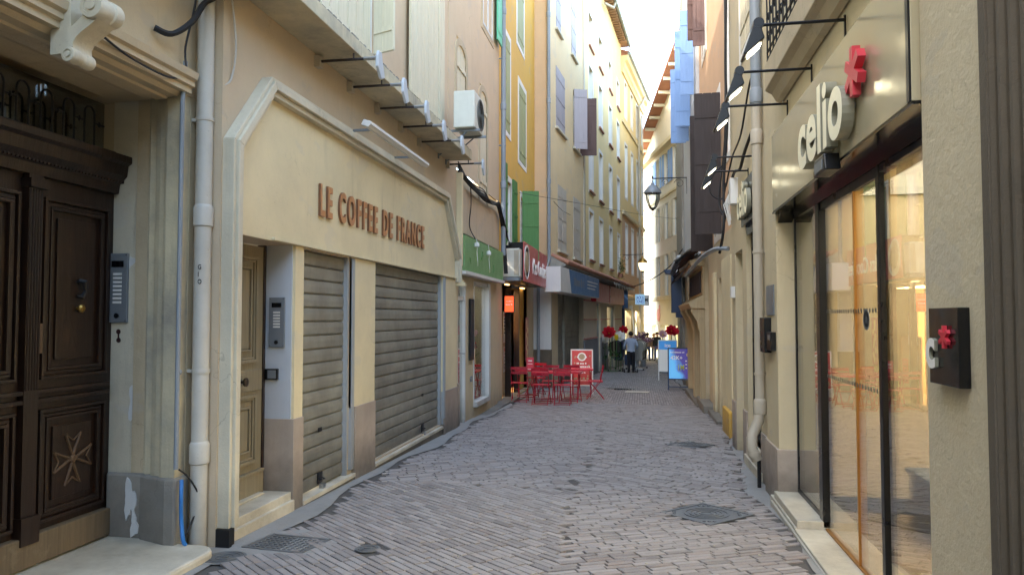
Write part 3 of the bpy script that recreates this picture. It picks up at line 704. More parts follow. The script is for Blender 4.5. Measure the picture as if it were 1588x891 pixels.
# hand-written letters run down the pipe
for ch, zz in (('G', 1.96), ('I', 1.905), ('O', 1.85)):
    t_ = text_mesh(ch, RF, 0, 0, 0, .05, .8, 1, .002, .01)
    f3 = Fr(-3.25, 5.04, 1, 0, 0, -1); t_ = text_mesh(ch, f3, .0, zz, .0, .05, .8, 1, .002, .012); g2.add([Vector(v) for v in t_.v], t_.f)
tag(g2.build('handwriting', M['text_dark']), 'small black handwritten letters running down the off-white drainpipe', 'graffiti')
# ------------------------------------------------------------ LEFT 2: the coffee shop house
LC = Fr(-3.12, 0, 0, 1, 1, 0)
cb = thing('coffee_building', 'tan plaster house with closed roller shutters and a chamfered cream shopfront', 'building', (-3.12, 8.5, -.2))
DH = (5.37, 6.35, -.1, 2.26, .5); S1 = (6.53, 7.68, -.14, 2.25, .14); S2 = (8.44, 11.5, -.1, 2.27, .14)
holed_wall(LC, 5.15, 12.46, -.6, 4.2, [DH, S1, S2], 'wall', M['plaster_tan'], cb, n=-.02)
# cream fascia inside the frame
b = MB(LC)
inner = [(5.30, 2.26), (5.30, 2.93), (5.80, 3.50), (11.6, 3.48), (12.30, 2.6), (12.30, 2.27)]
b.prism(inner, -.04, .0); b.build('fascia', M['plaster_cream'], cb)
b = MB(LC)
for u0, u1, z0 in ((6.352, 6.528, .68), (7.70, 8.438, .62), (11.502, 12.44, .42)): b.box(u0, u1, z0, 2.258, -.03, .004)
b.each('pier', M['plaster_cream'], cb)
b = MB(LC); b.box(5.9, 12.3, 2.262, 2.285, -.02, .035); b.build('fascia_edge', M['plaster_cream'], cb, bevel=.003)
b = MB(LC)
b.box(6.345, 6.53, -.3, .68, -.05, .018); b.box(7.80, 8.438, -.4, .62, -.05, .02); b.box(11.62, 12.46, -.5, .42, -.05, .02)
b.box(6.328, 6.347, -.3, .68, -.5, .018)
b.each('marble_dado', M['marble_pink'], cb, bevel=.004)
# moulded frame round the shopfront
def ribbon(fr, outer, inner, n0, n1, b):
    for i in range(len(outer) - 1):
        b.prism([outer[i], outer[i + 1], inner[i + 1], inner[i]], n0, n1)
def inset(path, d):
    o = []
    for i, p in enumerate(path):
        a = Vector(path[max(i - 1, 0)]); c = Vector(path[min(i + 1, len(path) - 1)]); p = Vector(p)
        d1 = (p - a).normalized() if i else (c - p).normalized(); d2 = (c - p).normalized() if i < len(path) - 1 else (p - a).normalized()
        n1 = Vector((d1.y, -d1.x)); n2 = Vector((d2.y, -d2.x)); m = (n1 + n2).normalized(); k = d / max(.3, m.dot(n1)); q = p + m * k; o.append((q.x, q.y))
    return o
outer = [(5.17, .02), (5.17, 2.97), (5.75, 3.63), (11.63, 3.62), (12.46, 2.63), (12.46, 2.2)]
b = MB(LC)
i1 = inset(outer, .035); i2 = inset(outer, .10); i3 = inset(outer, .15)
ribbon(LC, outer, i1, -.03, .075, b); ribbon(LC, i1, i2, -.03, .10, b); ribbon(LC, i2, i3, -.03, .065, b)
b.build('frame_moulding', M['stone_white'], cb, bevel=.006)
b = MB(LC); b.box(12.36, 12.5, 2.14, 2.2, -.02, .16); b.box(12.38, 12.48, 2.2, 2.24, -.02, .12); b.build('bracket', M['plaster_cream'], cb, bevel=.004)
b = MB(LC); b.box(5.19, 5.26, -.35, .02, -.02, .07); b.box(5.15, 5.19, -.35, .02, -.02, .09); b.build('steel_post', M['iron'], cb)
b = MB(LC); b.box(5.2, 5.36, .0, 2.3, -.1, -.003); b.build('side_jamb', M['plaster_cream'], cb)
# entrance: olive panelled door, reveal, marble sill
b = MB(LC); b.box(6.335, 6.35, .68, 2.26, -.5, -.02); b.box(5.37, 6.35, 2.262, 2.3, -.5, -.02); b.build('reveal', M['blue_white'], cb)
N = -.28
dr = MB(LC); dr.box(5.38, 6.29, .03, 2.24, N - .04, N); door = dr.build('door', M['door_olive'], cb)
dd = MB(LC)
def panel(z0, z1, a=5.50, c=6.16):
    for q, nn, t in ((0, .03, .03), (.03, .016, .02), (.10, .026, .018)):
        dd.box(a + q, c - q, z0 + q, z0 + q + t, N, N + nn); dd.box(a + q, c - q, z1 - q - t, z1 - q, N, N + nn)
        dd.box(a + q, a + q + t, z0 + q + t, z1 - q - t, N, N + nn); dd.box(c - q - t, c - q, z0 + q + t, z1 - q - t, N, N + nn)
    dd.box(a + .125, c - .125, z0 + .125, z1 - .125, N, N + .012)
panel(1.2, 2.14); panel(.32, .92); dd.box(5.40, 6.26, .95, 1.14, N, N + .02); dd.box(5.38, 6.28, .03, .22, N, N + .035); dd.box(5.38, 6.28, .22, .25, N, N + .045)
dd.build('panel_moulding', M['door_olive'], door, bevel=.005)
dd = MB(LC); dd.box(5.62, 5.96, .98, 1.11, N + .02, N + .032); dd.build('handle_plate', M['door_olive'], door, bevel=.004)
dd = MB(LC); dd.lathe([(.03, .03), (.03, .036), (.012, .045), (.012, .065), (.036, .078), (.038, .095), (.02, .105)], (5.86, 1.05, N), 16, 'n'); dd.build('knob', M['oak_dark'], door, smooth=True)
dd = MB(LC); dd.box(6.29, 6.33, .03, 2.26, N - .06, N + .012); dd.build('door_jamb', M['oak_dark'], cb, bevel=.004)
dd = MB(LC); dd.box(5.37, 6.34, -.2, .03, -.45, -.002); dd.box(5.27, 6.34, -.3, -.04, -.02, .03); dd.box(5.37, 6.2, .031, .05, N - .03, N + .09); dd.build('door_sill', M['marble_step'], cb, bevel=.006)
RV = Fr(-3.12, 6.33, 1, 0, 0, -1)
intercom(RV, (419, 461), (442, 538), 'steel entry phone with keypad and lens on the pale reveal by the olive door', 6)
(u0, z1), (u1, z0) = RV.px(413, 571), RV.px(432, 588)
t = thing('call_button', 'small dark framed call button box under the steel entry phone', 'button box', tuple(RV.pt(u0, z0, 0)))
q = MB(RV); q.box(u0, u1, z0, z1, -.004, .03); q.build('housing', M['black_metal'], t, bevel=.003)
q = MB(RV); q.box(u0 + .03, u1 - .012, z0 + .012, z1 - .012, .0302, .034); q.build('button', M['grey_metal'], t)
# roller shutters
def roller(fr, u0, u1, z0, z1, n, name, label, slat=.135, parent=None, matk='roller', box=False, zs=None):
    t = parent or None
    b = MB(fr); k = int((z1 - z0) / slat); s = (z1 - z0) / k
    for i in range(k):
        a = z0 + i * s; b.prof([(n - .02, a), (n + .001, a + .002), (n + .007, a + .012), (n + .010, a + s * .5), (n + .006, a + s - .018), (n - .014, a + s - .009), (n - .02, a + s)], u0, u1)
    o = b.build(name, M[matk], t, smooth=False)
    return o
for (u0, u1, z0, z1, _), lk_ in ((S1, 7.05), (S2, 10.6)):
    zb = -.10 if u0 < 7 else -.12
    rs = roller(LC, u0 + .03, u1 - .04, zb + .02, z1, -.07, 'roller_shutter', '', parent=cb)
    b = MB(LC); b.box(u0 + .001, u0 + .03, zb, z1, -.1, -.02); b.box(u1 - .04, u1 - .001, zb, z1, -.1, -.02); b.each('guide_rail', M['post_grey'], cb)
    b = MB(LC); b.box(lk_ - .05, lk_ + .05, zb + .05, zb + .16, -.055, -.045); b.tube([(lk_ - .03, zb + .1, -.045), (lk_ - .03, zb + .09, -.01), (lk_ + .03, zb + .09, -.01), (lk_ + .03, zb + .1, -.045)], .006, 6)
    b.box(lk_ - .04, lk_ + .04, zb + .56, zb + .6, -.056, -.05)
    b.build('handle', M['iron'], rs)
    b = MB(LC); b.box(lk_ - .02, lk_ + .03, zb + .0, zb + .045, -.05, -.0); b.tube([(lk_ - .05, zb + .03, -.03), (lk_ + .08, zb + .035, -.03)], .006, 6); b.build('padlock', M['steel'], rs)
b = MB(LC); b.box(6.53, 7.80, -.14, -.1, -.12, .03); b.box(8.44, 11.62, -.16, -.12, -.12, .03); b.each('shutter_sill', M['marble_step'], cb, bevel=.003)
b = MB(LC); b.box(6.53, 7.80, -.5, -.14, -.1, .01); b.box(8.44, 11.62, -.6, -.16, -.1, .008); b.each('kerb_stone', M['stone_grey'], cb)
b = MB(LC); b.box(9.9, 10.3, -.3, -.22, .0, .012); b.build('air_grate', M['black_metal'], cb)
b = MB(LC); b.box(7.70, 7.78, -.05, 2.25, -.02, .012); b.box(11.52, 11.60, -.1, 2.25, -.02, .03); b.each('metal_post', M['post_grey'], cb)
b = MB(LC); b.box(6.36, 12.3, -.6, 4.1, -.9, -.8); b.box(6.36, 12.3, 2.4, 2.5, -.8, -.2); b.box(12.3, 12.4, -.6, 4.1, -.9, -.2); b.box(6.36, 12.3, -.7, -.5, -.8, -.2); b.build('dark_backing', M['dark_room'], cb)  # unseen dark box added to stop daylight leaking round the shutters
# lettering
sg = thing('shop_lettering', 'raised copper letters LE COFFEE DE FRANCE on the cream fascia', 'shop sign', tuple(LC.pt(8.5, 2.6, 0)))
fit_text('LE COFFEE DE FRANCE', LC, 6.83, 10.40, 2.612, .004, .315, 1, .024, .028, 1.42).build('lettering', [M['copper_letter'], M['letter_edge']], sg)
# the long slab (balcony) over the shopfront
b = MB(LC); b.box(-3, 11.85, 4.19, 4.33, -.02, .40); bs_ = b.build('balcony_slab', M['jamb_paint'], cb, bevel=.006)
b = MB(LC)
for i in range(70):
    u = 4 + i * .112 + random.uniform(-.02, .02); b.box(u, u + random.uniform(.05, .1), 4.331, 4.331 + random.uniform(.003, .02), .32, .398)
b.build('crumbled_edge', M['stone_grey'], cb)
holed_wall(LC, 5.1, 11.9, 4.2, 11.2, [], 'upper_wall', M['plaster_peach'], cb, n=-.03)
# white French window and shutters above the slab
for (a, c, zt) in ((6.35, 7.35, 6.9), (8.45, 9.45, 6.9)):
    pass
w = window(LC, 6.7, 8.15, 4.36, 6.9, cb, n=-.02, wall_n=-.02, trim='trim_white', room=False, bars=2)
for (a, c) in ((5.85, 6.62), (6.72, 7.42), (7.44, 8.1)): shutter_mb(LC, a, c, 4.4, 6.9, .01, planks=3).build('shutter', M['shutter_white'], w)
h = LC.pt(8.32, 0, .02); f2 = Fr(h.x, h.y, .92, -.38, -.38, -.92)
shutter_mb(f2, 0, .32, 4.72, 6.9, 0, planks=2).build('shutter', M['shutter_white'], w)
w = window(LC, 10.05, 11.05, 4.36, 7.2, cb, n=-.02, wall_n=-.02, room=False, bars=2)
for (a, c) in ((9.62, 10.05), (10.06, 10.5), (10.52, 11.05), (11.07, 11.4)): shutter_mb(LC, a, c, 4.37, 7.2, random.uniform(0, .02), planks=3, straps=2).build('shutter', M['shutter_white'], w)
# floodlights on rods under the slab
heads = [(590, 95), (625, 137), (660, 178), (687, 205), (715, 228), (748, 252)]; walls = [(493, 88), (543, 127), (585, 160), (621, 192), (650, 215), (694, 252)]
words = ['nearest the camera, first', 'second', 'third', 'fourth', 'fifth', 'sixth and last']
for i, ((hx, hy), (wx, wy)) in enumerate(zip(heads, walls)):
    u = LC.px(wx, wy)[0]; z = 4.12; X, _ = aty(hx, hy, u); n1 = min(max(X + 3.12, .40), .62)
    t = thing('floodlight_arm', 'whitish spade-shaped lamp under the long slab, %s from the oak door' % words[i].replace('nearest the camera, ', ''), 'wall light', tuple(LC.pt(u, z, 0)), 'spade lamps on rods below the long slab')
    b = MB(LC); b.box(u - .045, u + .045, z - .06, z + .05, -.02, .04); b.build('wall_bracket', M['pipe_tan'], t)
    b = MB(LC); b.tube([(u, z, .04), (u, z, n1 - .1)], .014, 8); b.tube([(u, z, n1 * .6), (u, z + .06, n1 * .6)], .008, 6); b.build('rod', M['shutter_brown'], t)
    b = MB(LC); b.tube([(u, z, n1 - .14), (u, z, n1 + .01)], .02, 8); b.lathe([(.03, -.02), (.03, .02)], (u, z + .0, n1), 10, 'n'); b.build('collar', M['steel'], t)
    b = MB(LC); 
    sh = [(-.03, .06), (.03, .06), (.04, .0), (.1, -.16), (.03, -.2), (-.05, -.1), (-.05, .0)]
    b.prism([(u + a * 1.3, z + c) for a, c in sh], n1 + .0, n1 + .03)
    b.build('lamp_head', M['blue_white'], t, bevel=.006)
# linear lamp
t = thing('sign_lamp', 'long cream linear lamp on two arms above the copper letters', 'sign lamp', tuple(LC.pt(8.5, 3.7, 0)))
(a0, zA) = LC.px(568, 194, .33); (a1, zB) = LC.px(660, 256, .33)
zA = (zA + zB) / 2
b = MB(LC); b.prof([(.27, zA + .0), (.35, zA - .03), (.38, zA + .0), (.38, zA + .03), (.3, zA + .055)], a0, a1); b.build('lamp_body', M['sign_white'], t, bevel=.004)
for u in (a0 + .28, a1 - .5):
    b = MB(LC); b.box(u - .012, u + .012, zA + .0, zA + .025, -.02, .3); b.box(u - .03, u + .03, zA - .03, zA + .05, -.02, -.005); b.build('arm', M['grey_metal'], t)
# ------------------------------------------------------------ LEFT 3: pink-peach house with the green shop band
pb = thing('peach_building', 'peach plaster house with arched shuttered windows above a small green-banded shop', 'building', (-3.12, 14.4, -.3))
holed_wall(LC, 11.9, 16.4, 4.2, 12, [(12.45, 13.15, 5.0, 6.55, .12), (14.35, 15.05, 4.1, 6.3, .12)], 'upper_wall', M['plaster_pink'], pb, n=-.02)
HD, HW = (12.72, 13.25, -.32, 2.25, .3), (13.95, 15.3, -.05, 2.3, .3)
holed_wall(LC, 12.46, 16.42, -.7, 4.2, [HD, HW], 'wall', M['plaster_ochre'], pb, n=-.05)
b = MB(LC); b.box(12.5, 16.4, 3.2, 3.95, -.05, -.02)
for k in range(5): b.box(12.5 + k * .78, 12.5 + k * .78 + .77, 3.12, 3.9, -.02, -.012)
b.build('fascia_boards', M['plaster_tan'], pb)
b = MB(LC); b.box(12.55, 16.35, 2.98, 3.12, -.04, -.03); b.build('gap_shade_strip', M['dark_room'], pb)  # solid strip, its dark colour stands for shade between boards and band
b = MB(LC); b.box(12.465, 12.56, 2.5, 4.12, -.02, .08); b.build('corner_trim', M['plaster_cream'], pb)
def arched_window(u0, u1, z0, z1, label=None):
    w = window(LC, u0 + .02, u1 - .02, z0, z1 - .1, pb, n=-.12, wall_n=-.02, room=False)
    m = (u0 + u1) / 2; b = MB(LC); k = .12; out = [(u0 - k, z0 - .1), (u0 - k, z1 - .3)]; inn = [(u0, z0 - .1), (u0, z1 - .32)]
    for i in range(9):
        a = math.pi * (1 - i / 8); out.append((m + (m - u0 + k) * math.cos(a), z1 - .28 + .3 * math.sin(a))); inn.append((m + (m - u0) * math.cos(a), z1 - .32 + .22 * math.sin(a)))
    out += [(u1 + k, z0 - .1)]; inn += [(u1, z0 - .1)]
    ribbon(LC, out, inn, -.03, -.005, b); b.build('surround', M['stone_warm'], w)
    b = MB(LC)
    for (a, c) in ((u0 + .005, m - .006), (m + .006, u1 - .005)):
        for i in range(3):
            x0 = a + (c - a) * i / 3 + .003; x1 = a + (c - a) * (i + 1) / 3 - .003; xm = (x0 + x1) / 2
            zt = z1 - .32 + .22 * math.sqrt(max(0, 1 - ((xm - m) / (m - u0)) ** 2)); b.box(x0, x1, z0 + .02, zt - .01, -.06, -.03)
        for z in (z0 + .3, z1 - .5): b.box(a + .02, c - .02, z - .04, z + .04, -.028, -.008)
    b.build('shutter', M['shutter_sage' if False else 'shutter_white'], w)
arched_window(12.45, 13.15, 5.0, 6.55); arched_window(14.35, 15.05, 4.05, 6.3)
w = window(LC, 14.6, 15.6, 7.6, 9.4, pb, n=-.05, wall_n=-.02, trim='stone_warm', room=False); 
window(LC, 12.4, 13.1, 7.9, 9.6, pb, n=-.05, wall_n=-.02, trim='stone_warm', shut='closed', shutmat='shutter_white', room=False)
shutter_mb(LC, 15.75, 16.25, 7.7, 9.5, .05, planks=2).build('shutter', M['shutter_mint'], w)
# door, window, pier details of the little shop
b = MB(LC); b.box(12.72, 12.78, -.3, 2.25, -.12, -.055); b.box(13.17, 13.25, -.3, 2.25, -.12, -.03); b.box(12.78, 13.17, 1.9, 1.98, -.12, -.055); o = b.build('shop_door', M['white_paint'], pb, bevel=.004)
b = MB(LC); b.box(12.78, 13.17, -.3, 2.25, -.09, -.08); b.build('pane', M['glass_pane'], o)
b = MB(LC); b.tube([(13.12, .95, -.08), (13.12, .95, -.02), (13.02, .95, -.02)], .01, 8); b.build('handle', M['steel'], o)
b = MB(LC); b.box(13.95, 14.0, -.12, 2.3, -.1, -.035); b.box(15.12, 15.3, -.12, 2.3, -.1, .02); b.box(14.0, 15.12, -.12, -.02, -.1, .02); b.box(14.0, 15.12, 2.22, 2.3, -.1, -.02); o = b.build('shop_window', M['white_paint'], pb, bevel=.006)
b = MB(LC); b.box(14.0, 15.12, -.02, 2.22, -.07, -.06); b.build('pane', M['glass_pane'], o)
b = MB(LC); b.box(12.5, 15.9, -.5, 2.6, -1.2, -1.15); b.box(12.5, 15.9, -.5, -.45, -1.2, -.3); b.build('shop_interior', M['plaster_ochre'], pb)
b = MB(LC); b.box(12.6, 12.7, -.4, .45, -.03, .0); b.box(11.5, 11.6, -.4, .0, .02, .04); b.each('marble_pier', M['marble_pink'], pb)
q = thing('chalk_menu', 'narrow black menu board on the plaster pier beside the small shop window', 'menu board', tuple(LC.pt(13.6, 1.2, 0)))
b = MB(LC); b.box(13.52, 13.86, .8, 1.95, -.03, -.01); b.build('frame', M['iron'], q); b = MB(LC); b.box(13.55, 13.83, .84, 1.91, -.01, -.006); b.build('slate', M['text_dark'], q)
b = MB(LC); b.box(13.6, 13.68, .4, .5, -.03, .0); tag(b.build('socket_box', M['grey_metal'], bevel=.004), 'little grey socket box low on the pier below the black menu board', 'socket')
q = thing('shop_band', 'faded green shop band with two small dangling lamps over the shop window', 'shop sign', tuple(LC.pt(14.4, 2.7, 0)))
b = MB(LC); b.box(12.62, 16.3, 2.42, 3.05, -.03, .1); b.build('board', M['sign_green'], q, bevel=.004)
b = MB(LC); b.box(12.6, 16.33, 2.36, 2.42, -.03, .13); b.build('awning_bar', M['sign_white'], q)
gp = MB(LC)
for u, z in ((13.35, 2.78), (14.45, 2.72)):
    gp.tube([(u, 3.05, .14), (u - .02, z + .16, .17), (u + .02, z + .03, .15), (u, z - .15, .17), (u + .1, z - .22, .15)], .006, 5); gp.lathe([(.01, .06), (.045, .04), (.05, -.02), (.02, -.04)], (u, z + .15, .15), 12)
gp.build('dangling_lamp', M['sign_white'], q)
gp = MB(LC); rnd = random.Random(2)
for (u, z, s) in ((14.0, 2.75, .1), (15.2, 2.6, .08), (13.0, 2.6, .06)):
    pts = [(u + s * rnd.uniform(-1.4, 1.4), z + s * rnd.uniform(-1, 1.4), .103) for _ in range(9)]; gp.tube(pts, .005, 4)
gp.build('scribble', M['shutter_green'], q)
# air conditioner above
q = thing('air_conditioner', 'cream outdoor unit on steel brackets before the arched shutters', 'air conditioner', tuple(LC.pt(12.0, 4.6, .3)))
A0, A1, AZ0, AZ1 = 11.15, 11.85, 4.56, 5.14
b = MB(LC); b.box(A0, A1, AZ0, AZ1, .26, .6); b.build('casing', M['ac_white'], q, bevel=.015)
b = MB(LC); b.lathe([(.25, .0), (.25, .012), (.22, .012), (.22, .0)], ((A0 + A1) / 2 + .08, (AZ0 + AZ1) / 2, .60), 28, 'n')
for r in range(1, 8): b.lathe([(.03 * r, .006), (.03 * r, .012), (.03 * r - .006, .012), (.03 * r - .006, .006)], ((A0 + A1) / 2 + .08, (AZ0 + AZ1) / 2, .60), 24, 'n')
b.build('fan_grille', M['ac_dark'], q)
b = MB(LC); b.box(A0 + .02, A1 - .02, AZ0 + .02, AZ0 + .025, .3, .56); b.box(A0 + .2, A0 + .25, AZ1 - .001, AZ1 + .01, .3, .4); b.build('base_pan', M['ac_dark'], q)
for u in (A0 + .12, A1 - .12):
    b = MB(LC); b.box(u - .015, u + .015, AZ0 - .04, AZ0 - .005, -.01, .66); b.box(u - .015, u + .015, AZ0 - .45, AZ0 - .005, -.02, .0); b.tube([(u, AZ0 - .4, 0), (u, AZ0 - .04, .45)], .012, 6); b.build('bracket', M['grey_metal'], q)
# cables bundled across the peach house
cable('cable_bundle', [(12.5, 4.15, .03), (13.2, 4.05, .05), (13.9, 4.02, .05), (14.6, 3.98, .05), (15.3, 4.02, .06), (15.9, 4.05, .06), (16.3, 3.8, .06), (16.6, 3.3, .06), (16.65, 2.6, .1)], .045, M['rubber'], 'thick sagging bundle of black cables across the peach wall', LC)
for k in range(4):
    cable('black_cable', [(12.4, 4.2 + .03 * k, .03), (13.3, 4.06 - .03 * k, .09), (14.2, 4.1 - .04 * k, .1), (15.0, 3.95 + .02 * k, .1), (15.9, 4.1 - .03 * k, .1), (16.45, 3.6, .08 + .02 * k), (17.0, 3.38, .1), (17.4, 3.34, .12)], .011, M['rubber'], 'thin black cable running along the sagging bundle on the peach wall', LC)['group'] = 'thin cables along the bundle'
for k_, (a, z0, z1) in enumerate(((13.35, 4.05, 3.05), )):
    cable('black_cable', [(a, z0, .03), (a + .04, 3.7, .03), (a + .05, 3.3, .0), (a, z1, .12)], .01, M['rubber'], 'black cable dropping from the bundle to the green band', LC)
q = thing('drainpipe', 'grey-blue drainpipe between the peach and yellow houses', 'drainpipe', tuple(LC.pt(16.4, 0, .08)))
pipe(LC, 16.42, 3.0, 12, .08, .055, 'pipe', M['pipe_grey'], q, joints=(4.6, 6.4, 8.6), brackets=(5.5, 7.5))
# ------------------------------------------------------------ LEFT 4: yellow house, cookie shop
LY = Fr(-3.2, 0, 0, 1, 1, 0)
yb = thing('yellow_building', 'deep yellow plaster house with green shutters above the cookie shop', 'building', (-3.2, 19, -.4))
wins = [(17.15, 18.15, 6.15, 8.5), (19.55, 20.75, 5.85, 7.95), (19.3, 20.4, 9.0, 10.7), (17.55, 18.35, 3.4, 4.95), (19.9, 20.8, 3.35, 4.9)]
holed_wall(LY, 16.4, 22.6, 3.0, 13, wins, 'upper_wall', M['plaster_yellow'], yb)
for i, (a, c, d_, e) in enumerate(wins):
    if i < 3: window(LY, a, c, d_, e, yb, n=-.15, trim='trim_white', shut='closed', shutmat='shutter_sage')
    else: window(LY, a, c, d_, e, yb, n=-.15, trim='trim_white', sill='stone_white')
# three green shutters held out from the wall
f_ = [(17.1, 1.5, .42, 3.35, 5.3), (18.4, 2.5, .5, 3.3, 5.1), (19.9, 78, .46, 3.15, 5.05)]
ws = [c for c in yb.children if c.name.startswith('window')]
for (u, ang, wd, z0, z1), par in zip(f_, (ws[3], ws[3], ws[4])):
    h = LY.pt(u, 0, .04); a = R(ang); ux, uy = math.sin(a), math.cos(a); f2 = Fr(h.x, h.y, ux, uy, uy, -ux)
    shutter_mb(f2, 0, wd, z0, z1, -.02, straps=3, planks=3).build('shutter', M['shutter_green'], par)
# the cookie shop front
HK = (17.35, 21.3, -.42, 2.45, .9)
holed_wall(LY, 16.42, 22.6, -.8, 3.0, [HK], 'shop_wall', M['plaster_ochre'], yb, n=-.04, depth=.9)
b = MB(LY); b.box(17.36, 21.29, -.45, 2.45, -3.4, -3.35); b.box(17.2, 17.3, -.45, 2.5, -3.4, -.05); b.box(21.3, 21.4, -.45, 2.5, -3.4, -.05); b.box(17.3, 21.3, 2.45, 2.5, -3.4, -.1); b.build('shop_interior', M['plaster_sun'], yb)
b = MB(LY); b.box(17.2, 21.4, -.7, gz(19.3) + .02, -3.4, .02); b.build('shop_floor', M['wood_tan'], yb)
b = MB(LY); b.box(17.36, 18.6, -.42, 2.44, -.42, -.38); b.build('dark_door', M['black_metal'], yb)
b = MB(LY); b.box(18.6, 18.66, -.42, 2.44, -.2, -.05); b.box(19.9, 19.98, -.42, 2.44, -.2, -.05); b.box(18.6, 19.98, 2.36, 2.44, -.2, -.05); b.build('shopfront_frame', M['oak_dark'], yb)
b = MB(LY); b.box(18.67, 19.9, -.4, 1.15, -.34, -.28); b.build('counter', M['wood_tan'], yb)
b = MB(LY); b.box(20.0, 21.28, -.42, 2.44, -.2, -.14); b.build('yellow_panel', M['plaster_yellow'], yb)
pm = [(18.75, .95, 19.4, 1.75), (18.8, .2, 19.35, .85), (19.45, .0, 19.8, .6)]
for k, (a, z0, c, z1) in enumerate(pm):
    q = thing('menu_poster', ['white printed menu sheet with red heading inside the cookie shop', 'lower white menu sheet with dark lines inside the cookie shop', 'small pink menu card low in the cookie shop'][k], 'poster', tuple(LY.pt(a, z0, -.26)))
    b = MB(LY); b.box(a, c, z0, z1, -.275, -.27); b.build('sheet', M['sign_white' if k < 2 else 'red_bright'], q)
    b = MB(LY); b.box(a + .05, c - .05, z1 - .12, z1 - .04, -.2695, -.268); b.build('heading', M['sign_red'], q)
    b = MB(LY); 
    for r in range(5): b.box(a + .08, c - .1 - .05 * (r % 2), z1 - .2 - r * .09, z1 - .17 - r * .09, -.2695, -.268)
    b.build('lettering', M['text_dark'], q)
q = thing('illustrated_poster', 'tall red and yellow food poster by the right edge of the cookie shop', 'poster', tuple(LY.pt(21.0, .9, 0)))
b = MB(LY); b.box(20.9, 21.4, .35, 1.6, -.03, -.02) ; b.build('sheet', M['sign_red'], q)
b = MB(LY)
for k in range(9): b.lathe([(.09, 0), (.08, .004)], (21.15 + .12 * math.sin(k * 2.3), .5 + k * .12, -.019), 10, 'n')
b.build('picture', M['plaster_sun'], q)
q = thing('lit_sign', 'small glowing orange sign hanging in the cookie shop doorway', 'lit sign', tuple(LY.pt(17.5, 2.1, .1)))
fs = Fr(-3.2, 17.34, 1, 0, 0, -1)
M['orange_glow'] = glowpaint('orange_glow', '#f0562a', 1.6)
b = MB(fs); b.box(.02, .26, 1.72, 2.12, .0, .05); b.build('casing', M['black_metal'], q); b = MB(fs); b.box(.035, .245, 1.735, 2.105, .05, .056); b.build('panel', M['orange_glow'], q)
bars(fs, .06, .22, 1.97, .035, .0562, 1).build('lettering', M['text_white'], q); bars(fs, .06, .22, 1.89, .035, .0562, 2).build('lettering', M['text_white'], q)
# warm tubes in the shop
t = NT('shop_glow'); e = t.n('ShaderNodeEmission'); e.inputs[0].default_value = (1, .62, .25, 1); e.inputs[1].default_value = 5; t.l(e.outputs[0], t.out.inputs[0]); M['shop_glow'] = t.m
for k, u in enumerate((18.2, 19.4, 20.6)):
    q = MB(LY); q.box(u, u + .5, 2.415, 2.44, -.14, -.08); q.box(u, u + .5, 2.43, 2.446, -2.0, -1.9)
    tag(q.build('ceiling_light', M['shop_glow']), 'warm strip light under the red sign box, %s from the street corner' % ['first', 'second', 'third'][k], 'light')
# red sign box with its end wall and a wall unit on it
q = thing('cookie_sign', 'projecting red sign box reading Mrs Cookies with a round biscuit emblem', 'shop sign', tuple(LY.pt(19, 2.9, .4)))
SX = .47
b = MB(LY); b.box(17.45, 21.85, 2.49, 3.4, -.03, SX - .02); b.build('box', M['black_metal'], q, bevel=.006)
b = MB(LY); b.box(17.45, 21.85, 2.47, 3.42, SX - .02, SX); b.build('panel', M['sign_red'], q)
cu = LY.px(817, 420, SX)[0]
b = MB(LY); b.lathe([(.42, .0), (.42, .012), (.37, .012), (.37, 0)], (cu, 2.95, SX), 28, 'n'); b.build('ring', M['text_white'], q)
b = MB(LY); b.lathe([(.26, .0), (.24, .02), (.05, .03)], (cu, 2.95, SX), 20, 'n'); b.build('biscuit', M['wood_tan'], q)
fit_text("Mrs Cookies", LY, LY.px(826, 420, SX)[0], 21.6, 2.73, SX, .42, 1, .02, .005, 1.1).build('lettering', [M['text_white']] * 2, q)
q = thing('air_conditioner', 'boxy pale outdoor unit fixed to the dark end of the red sign box', 'air conditioner', (-3.0, 17.2, 2.9))
fe = Fr(-3.2, 17.45, 1, 0, 0, -1)
(a, zt), (c, zb) = fe.px(779, 385, .3), fe.px(806, 429, .3)
b = MB(fe); b.box(a - .05, c, zb, zt, .0, .3); b.build('casing', M['ac_white'], q, bevel=.02)
b = MB(fe); b.box(a + .28, c - .02, zb + .04, zt - .04, .3, .31)
for k in range(9): b.box(a + .29, c - .03, zb + .06 + k * .06, zb + .08 + k * .06, .31, .318)
b.build('grille', M['pipe_tan'], q)
b = MB(fe); b.box(a - .2, c + .0, zb - .09, zb - .01, .05, .35); b.build('bracket', M['grey_metal'], q)
b = MB(LY); b.box(17.0, 18.1, -.9, gz(17) + .045, -.1, .26); b.box(14.0, 17.0, -.9, gz(15.5) + .03, -.1, .22); tag(b.build('kerb_slab', M['stone_grey'], bevel=.01), 'grey stone kerb slab at the foot of the small shop window', 'kerb')
